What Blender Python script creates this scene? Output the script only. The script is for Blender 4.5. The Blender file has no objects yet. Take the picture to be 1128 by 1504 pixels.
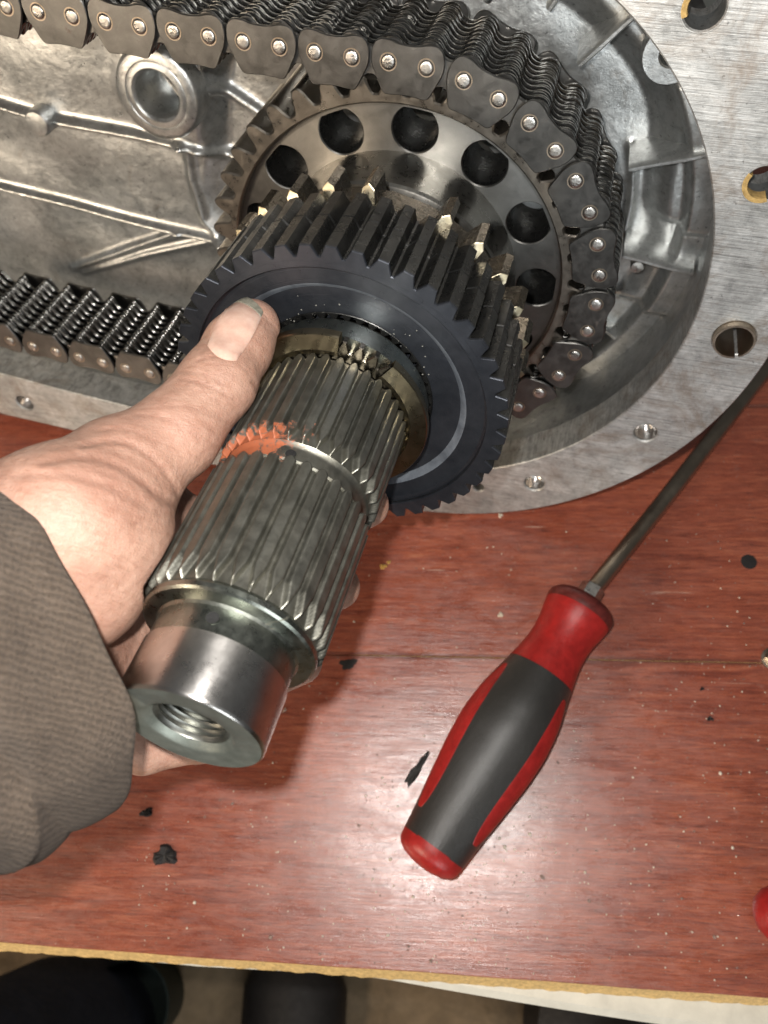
import bpy, bmesh, math, random
import numpy as np
from mathutils import Vector, Matrix, geometry
random.seed(7); rng = np.random.default_rng(7)
scene = bpy.context.scene
K = 0.01                                   # everything is written in centimetres, built in metres
F, CX, CY = 1150.0, 564.0, 752.0           # focal length of the photograph in its own pixels
# ------------------------------------------------------------------ frames (camera-space measurements -> world)
Zw = np.array([-.07987338, -.38239381, -.92054072]); Xw = np.array([.9961431, .00302844, -.08769126]); Yw = np.cross(Zw, Xw)
R = np.stack([Xw, Yw, Zw]); D = -40.39
O = Zw * D                                 # foot of the camera on the board
def W(p): return R @ (np.asarray(p, float) - O)
def Wd(v): return R @ np.asarray(v, float)
def ray(px, py): return np.array([(px - CX) / F, (py - CY) / F, 1.0])
def cam_pt(px, py, z): return ray(px, py) * z
def on_board(px, py, h=0.0):
    d = ray(px, py); return W(d * ((D + h) / (d @ Zw)))
# ------------------------------------------------------------------ camera, world, lamps, exposure
cam_d = bpy.data.cameras.new('camera'); cam = bpy.data.objects.new('camera', cam_d); scene.collection.objects.link(cam)
cam_d.sensor_fit = 'VERTICAL'; cam_d.sensor_height = 24.0; cam_d.lens = 24.0 * F / 1504.0
cam_d.clip_start = 0.01; cam_d.clip_end = 50
Mc = Matrix.Identity(4)
for i, v in enumerate((Wd([1, 0, 0]), Wd([0, -1, 0]), Wd([0, 0, -1]))):
    for j in range(3): Mc[j][i] = v[j]
for j in range(3): Mc[j][3] = W([0, 0, 0])[j] * K
cam.matrix_world = Mc
scene.camera = cam
cam_d.dof.use_dof = True; cam_d.dof.focus_distance = 0.245; cam_d.dof.aperture_fstop = 11.0
world = bpy.data.worlds.new('World'); scene.world = world; world.use_nodes = True
wb = world.node_tree.nodes['Background']; wb.inputs[0].default_value = (.93, .95, .95, 1); wb.inputs[1].default_value = 0.075
def lamp(name, kind, p, target, power, color, size=0.01, shape='DISK'):
    l = bpy.data.lights.new(name, kind); l.energy = power; l.color = color
    if kind == 'AREA': l.shape = shape; l.size = size
    else: l.shadow_soft_size = size
    o = bpy.data.objects.new(name, l); scene.collection.objects.link(o)
    a = Vector(W(p)) * K; b = Vector(W(target)) * K
    o.location = a; o.rotation_euler = (b - a).to_track_quat('-Z', 'Y').to_euler()
    return o
lamp('phone_flash', 'POINT', (-1.2, -1.3, -.1), (0, 0, 30), 4.5, (1.0, .965, .92), .0035)
lamp('garage_lamp', 'AREA', (-85, 40, -25), (-5, -3, 30), 8.5, (1.0, .81, .61), .40)
lamp('neutral_fill', 'AREA', (10, 110, -60), (5, -3, 30), 6.5, (.93, .98, 1.0), .6)  # neutral fill added to brighten the cast aluminium; no lamp known there
scene.view_settings.view_transform = 'Standard'; scene.view_settings.look = 'None'
scene.view_settings.exposure = 0.0; scene.view_settings.gamma = 1.0
# ------------------------------------------------------------------ builders
def link(o): scene.collection.objects.link(o); return o
def mesh_data(name, verts, faces, smooth=True, angle=35, mat=None):
    me = bpy.data.meshes.new(name)
    me.from_pydata([tuple(np.asarray(v, float) * K) for v in verts], [], [tuple(f) for f in faces])
    me.validate(); me.update()
    bm = bmesh.new(); bm.from_mesh(me); bmesh.ops.recalc_face_normals(bm, faces=bm.faces); bm.to_mesh(me); bm.free()
    if smooth:
        me.shade_smooth(); me.set_sharp_from_angle(angle=math.radians(angle))
    if mat: me.materials.append(mat)
    return me
def obj(name, me, parent=None, label=None, kind=None, loc=None, rot=None):
    o = link(bpy.data.objects.new(name, me))
    if parent: o.parent = parent
    if label: o['label'] = label
    if kind: o['kind'] = kind
    if loc is not None: o.location = [c * K for c in loc]
    if rot is not None: o.rotation_euler = rot
    return o
def make(name, vf, mat, parent=None, label=None, kind=None, smooth=True, angle=35, loc=None, rot=None):
    return obj(name, mesh_data(name, vf[0], vf[1], smooth, angle, mat), parent, label, kind, loc, rot)
def frame_matrix(ex, ey, ez, o):           # camera-space axes
    M = Matrix.Identity(4)
    for i, v in enumerate((Wd(ex), Wd(ey), Wd(ez))):
        for j in range(3): M[j][i] = v[j]
    for j in range(3): M[j][3] = W(o)[j] * K
    return M
def thing(name, label, cat, M=None, group=None):
    o = link(bpy.data.objects.new(name, None)); o.empty_display_size = .01
    if M is not None: o.matrix_world = M
    o['label'] = label; o['category'] = cat
    if group: o['group'] = group
    return o
def join(*parts):
    V, Fc = [], []
    for v, f in parts:
        b = len(V); V += [tuple(q) for q in v]; Fc += [tuple(i + b for i in q) for q in f]
    return V, Fc
def moved(vf, t=(0, 0, 0), rot=None):
    v = np.asarray(vf[0], float)
    if rot is not None: v = v @ np.asarray(rot).T
    return v + np.asarray(t, float), vf[1]
def rotz(a): c, s = math.cos(a), math.sin(a); return np.array([[c, -s, 0], [s, c, 0], [0, 0, 1.]])
def area2(p): x, y = p[:, 0], p[:, 1]; return np.sum(x * np.roll(y, -1) - np.roll(x, -1) * y)
def inset(p, d):
    e = np.roll(p, -1, 0) - p; L = np.linalg.norm(e, axis=1)[:, None] + 1e-9; e = e / L
    n = np.stack([-e[:, 1], e[:, 0]], 1); m = n + np.roll(n, 1, 0); m /= np.linalg.norm(m, axis=1)[:, None] + 1e-9
    return p + m * d
def prism(loops, z0, z1, ch=.04, cap0=True, cap1=True):
    V, Fc = [], []; L = []
    for i, p in enumerate(loops):
        p = np.asarray(p, float)
        if (area2(p) > 0) != (i == 0): p = p[::-1]
        L.append(p)
    tops, bots = [], []
    for p in L:
        q = inset(p, ch); n = len(p); b = len(V)
        for z, r in ((z0, q), (z0 + ch, p), (z1 - ch, p), (z1, q)):
            V += [(x, y, z) for x, y in r]
        for k in range(3):
            for i in range(n):
                j = (i + 1) % n; Fc.append((b + k * n + i, b + k * n + j, b + (k + 1) * n + j, b + (k + 1) * n + i))
        bots.append([b + i for i in range(n)]); tops.append([b + 3 * n + i for i in range(n)])
    for idx, z, on in ((bots, z0, cap0), (tops, z1, cap1)):
        if not on: continue
        flat = [i for l in idx for i in l]
        if len(idx) == 1 and len(flat) < 60: Fc.append(tuple(flat)); continue
        for t in geometry.tessellate_polygon([[Vector((V[i][0], V[i][1], 0)) for i in l] for l in idx]):
            Fc.append(tuple(flat[k] for k in t))
    return V, Fc
def circle(r, n=48, c=(0, 0), a0=0): a = a0 + np.arange(n) * 2 * math.pi / n; return np.stack([c[0] + r * np.cos(a), c[1] + r * np.sin(a)], 1)
def lathe(prof, n=96, a0=0, a1=2 * math.pi, cap=False):
    full = abs(a1 - a0 - 2 * math.pi) < 1e-6; m = n if full else n + 1
    a = a0 + (a1 - a0) * np.arange(m) / n; V, Fc = [], []
    for r, z in prof: V += [(r * math.cos(t), r * math.sin(t), z) for t in a]
    for k in range(len(prof) - 1):
        for i in range(n):
            j = (i + 1) % m; Fc.append((k * m + i, k * m + j, (k + 1) * m + j, (k + 1) * m + i))
    if cap:
        Fc.append(tuple(range(m))); Fc.append(tuple((len(prof) - 1) * m + i for i in range(m)))
    if not full and cap is None: pass
    return V, Fc
def chaikin(p, n=2):
    p = np.asarray(p, float)
    for _ in range(n):
        q = np.roll(p, -1, 0); p = np.stack([.75 * p + .25 * q, .25 * p + .75 * q], 1).reshape(-1, p.shape[1])
    return p
def box(x0, x1, y0, y1, z0, z1, ch=.03): return prism([np.array([(x0, y0), (x1, y0), (x1, y1), (x0, y1)])], z0, z1, ch)
def tube(path, rad, n=12, caps=True):
    path = np.asarray(path, float); m = len(path); rad = np.broadcast_to(rad, (m,)); V, Fc = [], []
    T = np.gradient(path, axis=0); T /= np.linalg.norm(T, axis=1)[:, None]
    up = np.array([0, 0, 1.]) if abs(T[0][2]) < .9 else np.array([1., 0, 0])
    for k in range(m):
        u = np.cross(up, T[k]); u /= np.linalg.norm(u); v = np.cross(T[k], u)
        for i in range(n):
            a = 2 * math.pi * i / n; V.append(path[k] + rad[k] * (math.cos(a) * u + math.sin(a) * v))
    for k in range(m - 1):
        for i in range(n):
            j = (i + 1) % n; Fc.append((k * n + i, k * n + j, (k + 1) * n + j, (k + 1) * n + i))
    if caps: Fc.append(tuple(range(n))[::-1]); Fc.append(tuple((m - 1) * n + i for i in range(n)))
    return V, Fc
# ------------------------------------------------------------------ materials
class N:
    def __init__(s, name, vary=False):
        s.m = bpy.data.materials.new(name); s.m.use_nodes = True; s.t = s.m.node_tree; s.b = s.t.nodes['Principled BSDF']
        tc = s.t.nodes.new('ShaderNodeTexCoord'); mp = s.t.nodes.new('ShaderNodeMapping'); mp.inputs['Scale'].default_value = (100, 100, 100)
        s.t.links.new(tc.outputs['Object'], mp.inputs[0]); s.tc = tc; s.h = None
        oi = s.t.nodes.new('ShaderNodeObjectInfo'); ad = s.t.nodes.new('ShaderNodeVectorMath'); ad.operation = 'MULTIPLY_ADD'
        s.rnd = oi.outputs['Random']; ad.inputs[1].default_value = (1, 1, 1); s.raw = mp.outputs[0]
        sc_ = s.t.nodes.new('ShaderNodeMath'); sc_.operation = 'MULTIPLY'; sc_.inputs[1].default_value = 40 if vary else 0
        s.t.links.new(s.rnd, sc_.inputs[0]); s.t.links.new(mp.outputs[0], ad.inputs[0]); s.t.links.new(sc_.outputs[0], ad.inputs[2]); s.co = ad.outputs[0]
    def nd(s, k, **p):
        n = s.t.nodes.new('ShaderNode' + k)
        for a, b in p.items(): setattr(n, a, b)
        return n
    def l(s, a, b): s.t.links.new(a, b)
    def scale(s, v):
        n = s.nd('Mapping'); n.inputs['Scale'].default_value = v; s.l(s.co, n.inputs[0]); return n.outputs[0]
    def noise(s, sc=1, det=4, rough=.6, co=None, dist=0, fac=True):
        n = s.nd('TexNoise'); n.inputs['Scale'].default_value = sc; n.inputs['Detail'].default_value = det; n.inputs['Roughness'].default_value = rough
        n.inputs['Distortion'].default_value = dist; s.l(co or s.co, n.inputs['Vector']); return n.outputs[0 if fac else 1]
    def vor(s, sc=1, feat='F1', co=None, rnd=1):
        n = s.nd('TexVoronoi', feature=feat); n.inputs['Scale'].default_value = sc; n.inputs['Randomness'].default_value = rnd; s.l(co or s.co, n.inputs['Vector']); return n.outputs[0]
    def ramp(s, x, stops, interp='LINEAR'):
        n = s.nd('ValToRGB'); n.color_ramp.interpolation = interp; e = n.color_ramp.elements
        while len(e) > 1: e.remove(e[-1])
        for i, (p, c) in enumerate(stops):
            if not hasattr(c, '__len__'): c = (c, c, c)
            q = e[0] if i == 0 else e.new(p); q.position = p; q.color = (*c[:3], 1)
        s.l(x, n.inputs[0]); return n.outputs[0]
    def mix(s, f, a, b, mode='MIX'):
        n = s.nd('Mix', data_type='RGBA', blend_type=mode)
        for i, v in ((0, f), (6, a), (7, b)):
            if hasattr(v, 'is_linked') or hasattr(v, 'links'): s.l(v, n.inputs[i])
            elif i == 0: n.inputs[0].default_value = v
            else: n.inputs[i].default_value = (*(v if hasattr(v, '__len__') else (v, v, v)), 1)
        return n.outputs[2]
    def math(s, op, a, b=None, c=None, clamp=False):
        n = s.nd('Math', operation=op, use_clamp=clamp)
        for i, v in enumerate((a, b, c)):
            if v is None: continue
            if hasattr(v, 'links'): s.l(v, n.inputs[i])
            else: n.inputs[i].default_value = v
        return n.outputs[0]
    def xyz(s):
        n = s.nd('SeparateXYZ'); s.l(s.raw, n.inputs[0]); return n.outputs
    def set(s, k, v):
        i = s.b.inputs[k]
        if hasattr(v, 'links'): s.l(v, i)
        else: i.default_value = (*v, 1) if hasattr(v, '__len__') and len(v) == 3 and k not in ('Subsurface Radius',) else v
    def bump(s, h, dist=.02, st=1):
        n = s.nd('Bump'); n.inputs['Strength'].default_value = st; n.inputs['Distance'].default_value = dist * K; s.l(h, n.inputs['Height'])
        if s.h is not None: s.l(s.h, n.inputs['Normal'])
        s.h = n.outputs[0]; s.l(s.h, s.b.inputs['Normal'])
def coat_bump(m, layers):
    h = None
    for v, dist in layers:
        n = m.nd('Bump'); n.inputs['Distance'].default_value = dist * K; m.l(v, n.inputs['Height'])
        if h is not None: m.l(h, n.inputs['Normal'])
        h = n.outputs[0]
    m.l(h, m.b.inputs['Coat Normal'])
def metal(name, c1, c2, r1=.25, r2=.45, metallic=1.0, sc=1.2, bump=.006, bsc=12, aniso=0, dirt=None, dirt_amt=.0, dirt_sc=2.5, rings=0, spec=.5, vary=0):
    m = N(name, vary > 0); n = m.noise(sc, 6, .65, dist=.4)
    col = m.ramp(n, [(.3, c1), (.7, c2)])
    fine = m.noise(bsc * 2, 3, .6)
    col = m.mix(.25, col, m.ramp(fine, [(.3, .55), (.7, 1.0)]), 'MULTIPLY')
    rg = m.ramp(m.noise(sc * 2.3, 5, .7), [(.3, r1), (.72, r2)])
    mt = metallic
    if vary: col = m.mix(1.0, col, m.ramp(m.rnd, [(0, 1 - vary), (1, 1 + vary)]), 'MULTIPLY')
    if dirt is not None:
        d = m.ramp(m.noise(dirt_sc, 8, .75, dist=.6), [(.62 - dirt_amt * .3, 0.), (.72 - dirt_amt * .3, 1.)])
        col = m.mix(d, col, dirt); rg = m.mix(d, rg, .6); mt = m.ramp(d, [(0, metallic), (1, metallic * .35)])
    m.set('Base Color', col); m.set('Roughness', rg); m.set('Metallic', mt); m.set('Specular IOR Level', spec)
    if aniso:
        m.set('Anisotropic', aniso); m.set('Anisotropic Rotation', .25); t = m.nd('Tangent', direction_type='RADIAL', axis='Z'); m.l(t.outputs[0], m.b.inputs['Tangent'])
    if rings:
        x, y, z = m.xyz(); rr = m.math('SQRT', m.math('ADD', m.math('MULTIPLY', x, x), m.math('MULTIPLY', y, y)))
        rr = m.math('ADD', rr, m.math('MULTIPLY', z, .7)); w = m.nd('TexNoise', noise_dimensions='1D'); m.l(rr, w.inputs['W']); w.inputs['Scale'].default_value = 22; w.inputs['Detail'].default_value = 4
        m.bump(w.outputs[0], .004 * rings)
    m.bump(m.noise(bsc, 5, .7), bump)
    return m
def plain(name, c, rough=.6, var=.25, sc=3, bump=.01, bsc=15, spec=.5):
    m = N(name); c = np.array(c)
    m.set('Base Color', m.ramp(m.noise(sc, 6, .7, dist=.3), [(.3, tuple(c * (1 - var))), (.7, tuple(np.minimum(c * (1 + var), .95)))]))
    m.set('Roughness', m.ramp(m.noise(sc * 3, 4), [(.3, rough * .8), (.7, min(1, rough * 1.2))])); m.set('Specular IOR Level', spec)
    m.bump(m.noise(bsc, 5, .7), bump)
    return m
M = {}
M['plate'] = metal('chain_plate_steel', (.125, .122, .115), (.20, .195, .185), .28, .44, bump=.004, bsc=25, dirt=(.09, .06, .04), dirt_amt=-.02, dirt_sc=1.2, vary=.16).m
M['plate_in'] = metal('chain_lamination_steel', (.15, .145, .135), (.32, .315, .30), .15, .30, bump=.004, bsc=20, vary=.25).m
M['pin'] = metal('chain_pin_steel', (.38, .36, .33), (.58, .56, .53), .22, .42, bump=.02, bsc=7, vary=.2, dirt=(.12, .08, .05), dirt_amt=-.1, dirt_sc=3).m
M['sprocket'] = metal('turned_sprocket_steel', (.21, .207, .195), (.28, .273, .257), .34, .46, aniso=.6, rings=.5, bump=.002, bsc=30).m
M['tooth_steel'] = metal('sprocket_tooth_steel', (.30, .27, .23), (.40, .36, .31), .24, .4, bump=.003).m
M['hub'] = metal('polished_hub_steel', (.26, .25, .225), (.38, .37, .345), .24, .36, aniso=.6, rings=.5, bump=.001, bsc=30).m
M['drum'] = metal('blued_gear_steel', (.044, .049, .060), (.075, .081, .095), .26, .40, metallic=.75, aniso=.6, rings=1.2, bump=.002, bsc=35, spec=.5).m
M['band'] = metal('worn_glint_chamfer_steel', (.11, .125, .15), (.27, .30, .335), .34, .5, metallic=.55, aniso=0, rings=1.5, bump=.004).m  # worn chamfer; the pale base also paints its bright reflection
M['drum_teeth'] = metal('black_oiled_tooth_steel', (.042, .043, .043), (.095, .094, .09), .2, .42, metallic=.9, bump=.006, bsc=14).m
M['dog'] = metal('dog_tooth_steel', (.09, .08, .065), (.22, .195, .16), .16, .36, bump=.008, bsc=7).m
M['dogtip'] = metal('sheared_tooth_face', (.30, .25, .155), (.50, .45, .34), .2, .4, bump=.012, bsc=7).m
M['washer'] = metal('bronzed_ring_steel', (.22, .185, .125), (.33, .285, .20), .24, .38, aniso=.6, rings=.4, bump=.002).m
M['endface'] = metal('end_face_steel', (.22, .245, .215), (.33, .35, .31), .40, .55, metallic=.8, rings=.6, bump=.004, bsc=12, dirt=(.13, .11, .05), dirt_amt=-.2, dirt_sc=.9).m
M['boss'] = metal('ground_journal_steel', (.50, .48, .46), (.74, .71, .68), .25, .36, aniso=.8, rings=.3, bump=.001, bsc=20, sc=.8).m
M['neck'] = metal('neck_steel', (.22, .24, .21), (.36, .37, .33), .22, .4, bump=.004, bsc=12, dirt=(.12, .09, .04), dirt_amt=-.05, dirt_sc=1.1).m
M['thread'] = metal('thread_steel', (.20, .205, .185), (.36, .36, .33), .34, .48, bump=.003).m
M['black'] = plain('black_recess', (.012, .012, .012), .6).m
def spline_mat():
    m = N('splined_shaft_steel'); n = m.noise(.9, 6, .7, dist=.5)
    col = m.ramp(n, [(.3, (.17, .17, .145)), (.5, (.25, .248, .215)), (.7, (.32, .315, .275))])
    st = m.noise(1, 4, .6, co=m.scale((3, 3, .25)))
    col = m.mix(.35, col, m.ramp(st, [(.35, (.5, .42, .34)), (.65, (1, 1, 1))]), 'MULTIPLY')
    x, y, z = m.xyz()
    # orange paint dabbed on the collar and the ends of the upper splines
    ang = m.math('ARCTAN2', y, x)
    da = m.math('ABSOLUTE', m.math('SUBTRACT', ang, 2.72)); dz = m.math('ABSOLUTE', m.math('SUBTRACT', z, 4.40))
    da = m.math('ABSOLUTE', m.math('SUBTRACT', m.math('ABSOLUTE', ang), PAINT_A))
    q = m.math('MAXIMUM', m.math('DIVIDE', da, PAINT_W), m.math('DIVIDE', dz, .55))
    q = m.math('ADD', q, m.math('MULTIPLY', m.math('SUBTRACT', m.noise(2.2, 9, .8, dist=1.6), .5), 4.6))
    q = m.math('ADD', q, m.math('MULTIPLY', m.math('LESS_THAN', m.math('MULTIPLY', y, PAINT_S), 0), 5))
    pm = m.ramp(q, [(.74, .92), (1.05, 0.)])
    m.set('Base Color', m.mix(pm, col, (.38, .10, .038))); m.set('Metallic', m.ramp(pm, [(0, .95), (1, .0)]))
    m.set('Roughness', m.mix(pm, m.ramp(m.noise(3, 4), [(.3, .36), (.7, .52)]), .5)); m.bump(m.noise(14, 5, .7), .005)
    return m.m
PAINT_A, PAINT_W, PAINT_S = 2.30, .66, 1.0
M['spline'] = spline_mat()
def case_mat(name, c1, c2, r1, r2, bump, scr=None):
    m = N(name); col = m.ramp(m.noise(.35, 8, .7, dist=.8), [(.3, c1), (.68, c2)])
    st = m.ramp(m.noise(1.1, 8, .75, dist=1.0), [(.28, .45), (.5, 1.0)])
    col = m.mix(.55, col, st, 'MULTIPLY')
    col = m.mix(.35, col, m.ramp(m.noise(2.2, 9, .8, dist=.5), [(.36, .35), (.54, 1.1)]), 'MULTIPLY')
    pit = m.ramp(m.noise(5, 3, .6), [(.30, .2), (.36, 1.)])
    col = m.mix(.6, col, pit, 'MULTIPLY')
    stain = m.ramp(m.noise(.55, 7, .75, dist=1.5), [(.58, 0.), (.74, 1.)])
    col = m.mix(m.math('MULTIPLY', stain, .45), col, (.20, .13, .075))
    m.set('Base Color', col); m.set('Metallic', .9)
    rg = m.ramp(m.noise(1.4, 6, .7), [(.3, r1), (.7, r2)]); m.set('Roughness', rg)
    m.bump(m.noise(.7, 3, .5), bump * 3.5); m.bump(m.noise(3.2, 5, .7), bump * 1.2); m.bump(m.noise(14, 5, .75), bump * .7)
    return m
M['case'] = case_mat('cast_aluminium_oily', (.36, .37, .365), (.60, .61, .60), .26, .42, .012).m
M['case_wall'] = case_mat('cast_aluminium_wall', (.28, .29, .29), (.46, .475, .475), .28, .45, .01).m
def flange_mat():
    m = case_mat('machined_flange_face', (.48, .48, .46), (.70, .70, .68), .40, .55, .003)
    # straight scraper marks crossing one another
    h = None
    big = m.ramp(m.noise(.22, 5, .7, dist=1), [(.35, .62), (.65, 1.1)])
    rot = m.nd('Mapping'); rot.inputs['Rotation'].default_value = (0, 0, .95); rot.inputs['Scale'].default_value = (.45, 17, 1); m.l(m.co, rot.inputs[0])
    a = m.noise(1, 5, .75, co=rot.outputs[0], dist=.7); m.bump(a, .012)
    rot2 = m.nd('Mapping'); rot2.inputs['Rotation'].default_value = (0, 0, -.7); rot2.inputs['Scale'].default_value = (.25, 20, 1); m.l(m.co, rot2.inputs[0])
    b = m.noise(1, 4, .75, co=rot2.outputs[0], dist=.5); m.bump(b, .01)
    old = m.b.inputs['Base Color'].links[0].from_socket
    c = m.mix(.5, old, m.ramp(a, [(.40, .35), (.52, 1.)]), 'MULTIPLY'); c = m.mix(.5, c, m.ramp(b, [(.36, .35), (.47, 1.)]), 'MULTIPLY'); c = m.mix(.9, c, big, 'MULTIPLY'); sm1 = m.ramp(m.noise(.35, 8, .75, dist=1.2), [(.50, 0.), (.68, .75)]); c = m.mix(sm1, c, (.27, .22, .175))
    rust = m.ramp(m.noise(1.3, 9, .8, dist=1.5), [(.66, 0.), (.74, .8)]); c = m.mix(rust, c, (.16, .08, .045))
    m.set('Base Color', c); m.set('Metallic', .7)
    return m.m
M['flange'] = flange_mat()
M['gasket'] = plain('old_gasket_residue', (.42, .28, .10), .8, .4, 4, .03, 12).m
def wood_mat(seed):
    m = N('reddish_laminate_%d' % seed if False else 'reddish_wood_laminate'); off = m.nd('Mapping'); off.inputs['Location'].default_value = (seed * 7.3, seed * 3.1, 0); off.inputs['Scale'].default_value = (.22, 3.2, 1); m.l(m.co, off.inputs[0])
    g = m.noise(1, 8, .72, co=off.outputs[0], dist=1.2)
    col = m.ramp(g, [(.22, (.11, .027, .016)), (.42, (.26, .062, .034)), (.58, (.37, .100, .052)), (.80, (.52, .20, .11))])
    off2 = m.nd('Mapping'); off2.inputs['Location'].default_value = (seed, 0, 0); off2.inputs['Scale'].default_value = (1.1, 22, 1); m.l(m.co, off2.inputs[0])
    g2 = m.noise(1, 5, .65, co=off2.outputs[0])
    col = m.mix(.75, col, m.ramp(g2, [(.34, .35), (.52, 1.)]), 'MULTIPLY')
    big = m.noise(.12, 4, .6); col = m.mix(.6, col, m.ramp(big, [(.35, (.72, .62, .62)), (.65, (1.1, 1.1, 1.05))]), 'MULTIPLY')
    dust = m.ramp(m.noise(.6, 10, .85, dist=1.4, co=m.scale((.6, 1.6, 1))), [(.56, 0.), (.76, .35)]); col = m.mix(dust, col, (.42, .30, .25))
    dk = m.ramp(m.noise(.9, 9, .8, dist=2), [(.70, 0.), (.76, .8)]); col = m.mix(dk, col, (.05, .015, .012))
    sp = m.ramp(m.vor(2.3), [(.035, 1.), (.06, 0.)]); col = m.mix(sp, col, (.55, .48, .42))
    m.set('Base Color', col); m.set('Roughness', m.ramp(m.noise(.8, 7, .75, dist=.8), [(.3, .20), (.5, .28), (.75, .44)])); m.set('Specular IOR Level', .5); m.set('Coat Weight', 1.0); m.set('Coat Roughness', m.ramp(m.noise(.5, 7, .75, dist=.8, co=m.scale((.6, 2, 1))), [(.35, .15), (.65, .45)]))
    sc1 = m.nd('Mapping'); sc1.inputs['Rotation'].default_value = (0, 0, .75); sc1.inputs['Scale'].default_value = (.12, 5, 1); m.l(m.co, sc1.inputs[0])
    scr = m.ramp(m.noise(1, 3, .5, co=sc1.outputs[0], dist=.15), [(.735, 0.), (.75, .55)]); old = m.b.inputs['Base Color'].links[0].from_socket; m.set('Base Color', m.mix(scr, old, (.62, .45, .36)))
    x, y, z = m.xyz(); sy = None
    for v in (8.615, 23.285): d_ = m.math('ABSOLUTE', m.math('SUBTRACT', y, v)); sy = d_ if sy is None else m.math('MINIMUM', sy, d_)
    sy = m.math('SUBTRACT', sy, m.math('MULTIPLY', m.noise(1.6, 8, .75), .26)); old = m.b.inputs['Base Color'].links[0].from_socket; m.set('Base Color', m.mix(m.ramp(sy, [(0, .45), (.06, 0.)]), old, (.05, .02, .014)))
    m.bump(m.noise(.35, 2, .5), .035); m.bump(m.noise(1, 6, .7, co=m.scale((.35, 5, 1))), .02); m.bump(m.noise(1, 5, .65, co=off2.outputs[0]), .010); m.bump(m.noise(3, 4, .6, co=m.scale((.5, 2.5, 1))), .006)
    coat_bump(m, [(m.noise(.35, 2, .5), .022), (m.noise(1, 7, .75, co=m.scale((.35, 4.5, 1))), .016)]); m.b.inputs['Coat IOR'].default_value = 1.7
    return m.m
M['wood'] = wood_mat(1)
M['core'] = plain('plywood_core', (.62, .42, .17), .75, .35, 6, .03, 10).m
M['white'] = plain('white_painted_table', (.66, .64, .56), .4, .12, .8, .006, 10).m
M['floor'] = plain('dusty_concrete', (.26, .185, .11), .9, .5, .12, .05, 3).m
M['navy'] = plain('dark_navy_cloth', (.022, .026, .04), .9, .3, .4, .03, 20).m
M['shoe'] = plain('black_shoe_leather', (.018, .015, .014), .55, .3, .5, .02, 10).m
M['red'] = plain('red_handle_plastic', (.30, .015, .013), .34, .28, 2.2, .012, 14).m
M['dirtyred'] = plain('grimy_dark_red_plastic', (.10, .016, .013), .4, .5, 2.5).m
M['grip'] = plain('dark_grey_rubber_grip', (.016, .0145, .0125), .75, .3, 5, .04, 20, .25); M['grip'].set('Coat Weight', 1.0); M['grip'].set('Coat Roughness', .33); coat_bump(M['grip'], [(M['grip'].noise(9, 6, .8), .022)]); M['grip'].b.inputs['Coat IOR'].default_value = 1.7; M['grip'] = M['grip'].m
M['rod'] = metal('screwdriver_rod_steel', (.36, .29, .22), (.52, .44, .35), .3, .44, bump=.004, sc=.5, dirt=(.11, .06, .03), dirt_amt=-.15).m
M['soot'] = plain('black_grime', (.012, .01, .01), .7, .3).m
M['crumb'] = plain('pale_crumb', (.62, .55, .45), .5, .3).m
M['yellow'] = plain('yellow_chip', (.55, .33, .08), .6, .3).m
M['oil'] = N('clear_oil_drop'); M['oil'].set('Base Color', (.8, .78, .7)); M['oil'].set('Roughness', .05); M['oil'].set('Transmission Weight', .8); M['oil'] = M['oil'].m
# ================================================================== SETTING: board, table, floor
wY = lambda px, py, h=0: on_board(px, py, h)
floor = make('floor', box(-300, 300, -300, 400, -79, -77), M['floor'], kind='structure')
FE = -5.62                                   # front edge of the board
table = thing('white_table', 'white rounded table edge showing under the right end of the wooden board', 'table', Matrix.Translation((0, 0, 0)))
tp = np.array([(-70, 60), (-70, -4)] + [(x, -6.1 - 1.75 * math.sin(max(0, min(1, (x + 4) / 26)) * math.pi / 2)) for x in np.linspace(-12, 60, 40)] + [(62, -5), (62, 60)])
make('table_top', prism([tp[::-1]], -4.1, -1.02, .35), M['white'], table)
for lx, ly in ((-60, 52), (52, 52)): make('leg', box(lx - 2, lx + 2, ly - 2, ly + 2, -77, -4.12, .2), M['white'], table)
board = thing('wooden_board', 'reddish-brown wood-grain board with raw yellow plywood edge under the gear case', 'board', Matrix.Translation((0, 0, 0)))
edge_y = lambda x: FE - .5 * (x - 13.5) / 35 * 1.0 + (-.27)
def plank(x0, x1, y0, y1, front=False):
    xs = np.linspace(x0, x1, 60)
    if front: lo = [(x, -5.64 - (x + 4) * .0143 + .02 * math.sin(x * 3.1) + .015 * math.sin(x * 7.7)) for x in xs]
    else: lo = [(x0, y0), (x1, y0)]
    p = np.array(lo + [(x1, y1), (x0, y1)])
    return prism([p], -.12, 0, .035)
for (x0, x1, y0, y1, fr) in ((-48, 62, 0, 8.60, 1), (-48, 62, 8.63, 23.27, 0), (-48, 62, 23.30, 38.0, 0), (-48, 62, 38.03, 52, 0)):
    make('plank', plank(x0, x1, y0, y1, fr), M['wood'], board)
xs = np.linspace(-48, 62, 400)
eb = lambda x: -5.64 - (x + 4) * .0143
V = []; nz = 5
for k in range(nz):
    q = k / (nz - 1)
    for x in xs: V.append((x, eb(x) + .03 - .50 * q + .022 * math.sin(x * 4.3 + k) * q + .04 * (rng.random() - .5), -.125 - .875 * q))
Fc = []
for k in range(nz - 1):
    for i in range(len(xs) - 1): a = k * len(xs) + i; Fc.append((a, a + 1, a + 1 + len(xs), a + len(xs)))
b = len(V); V += [(-48, 52, -.125), (62, 52, -.125), (-48, 52, -1), (62, 52, -1)]
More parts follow.
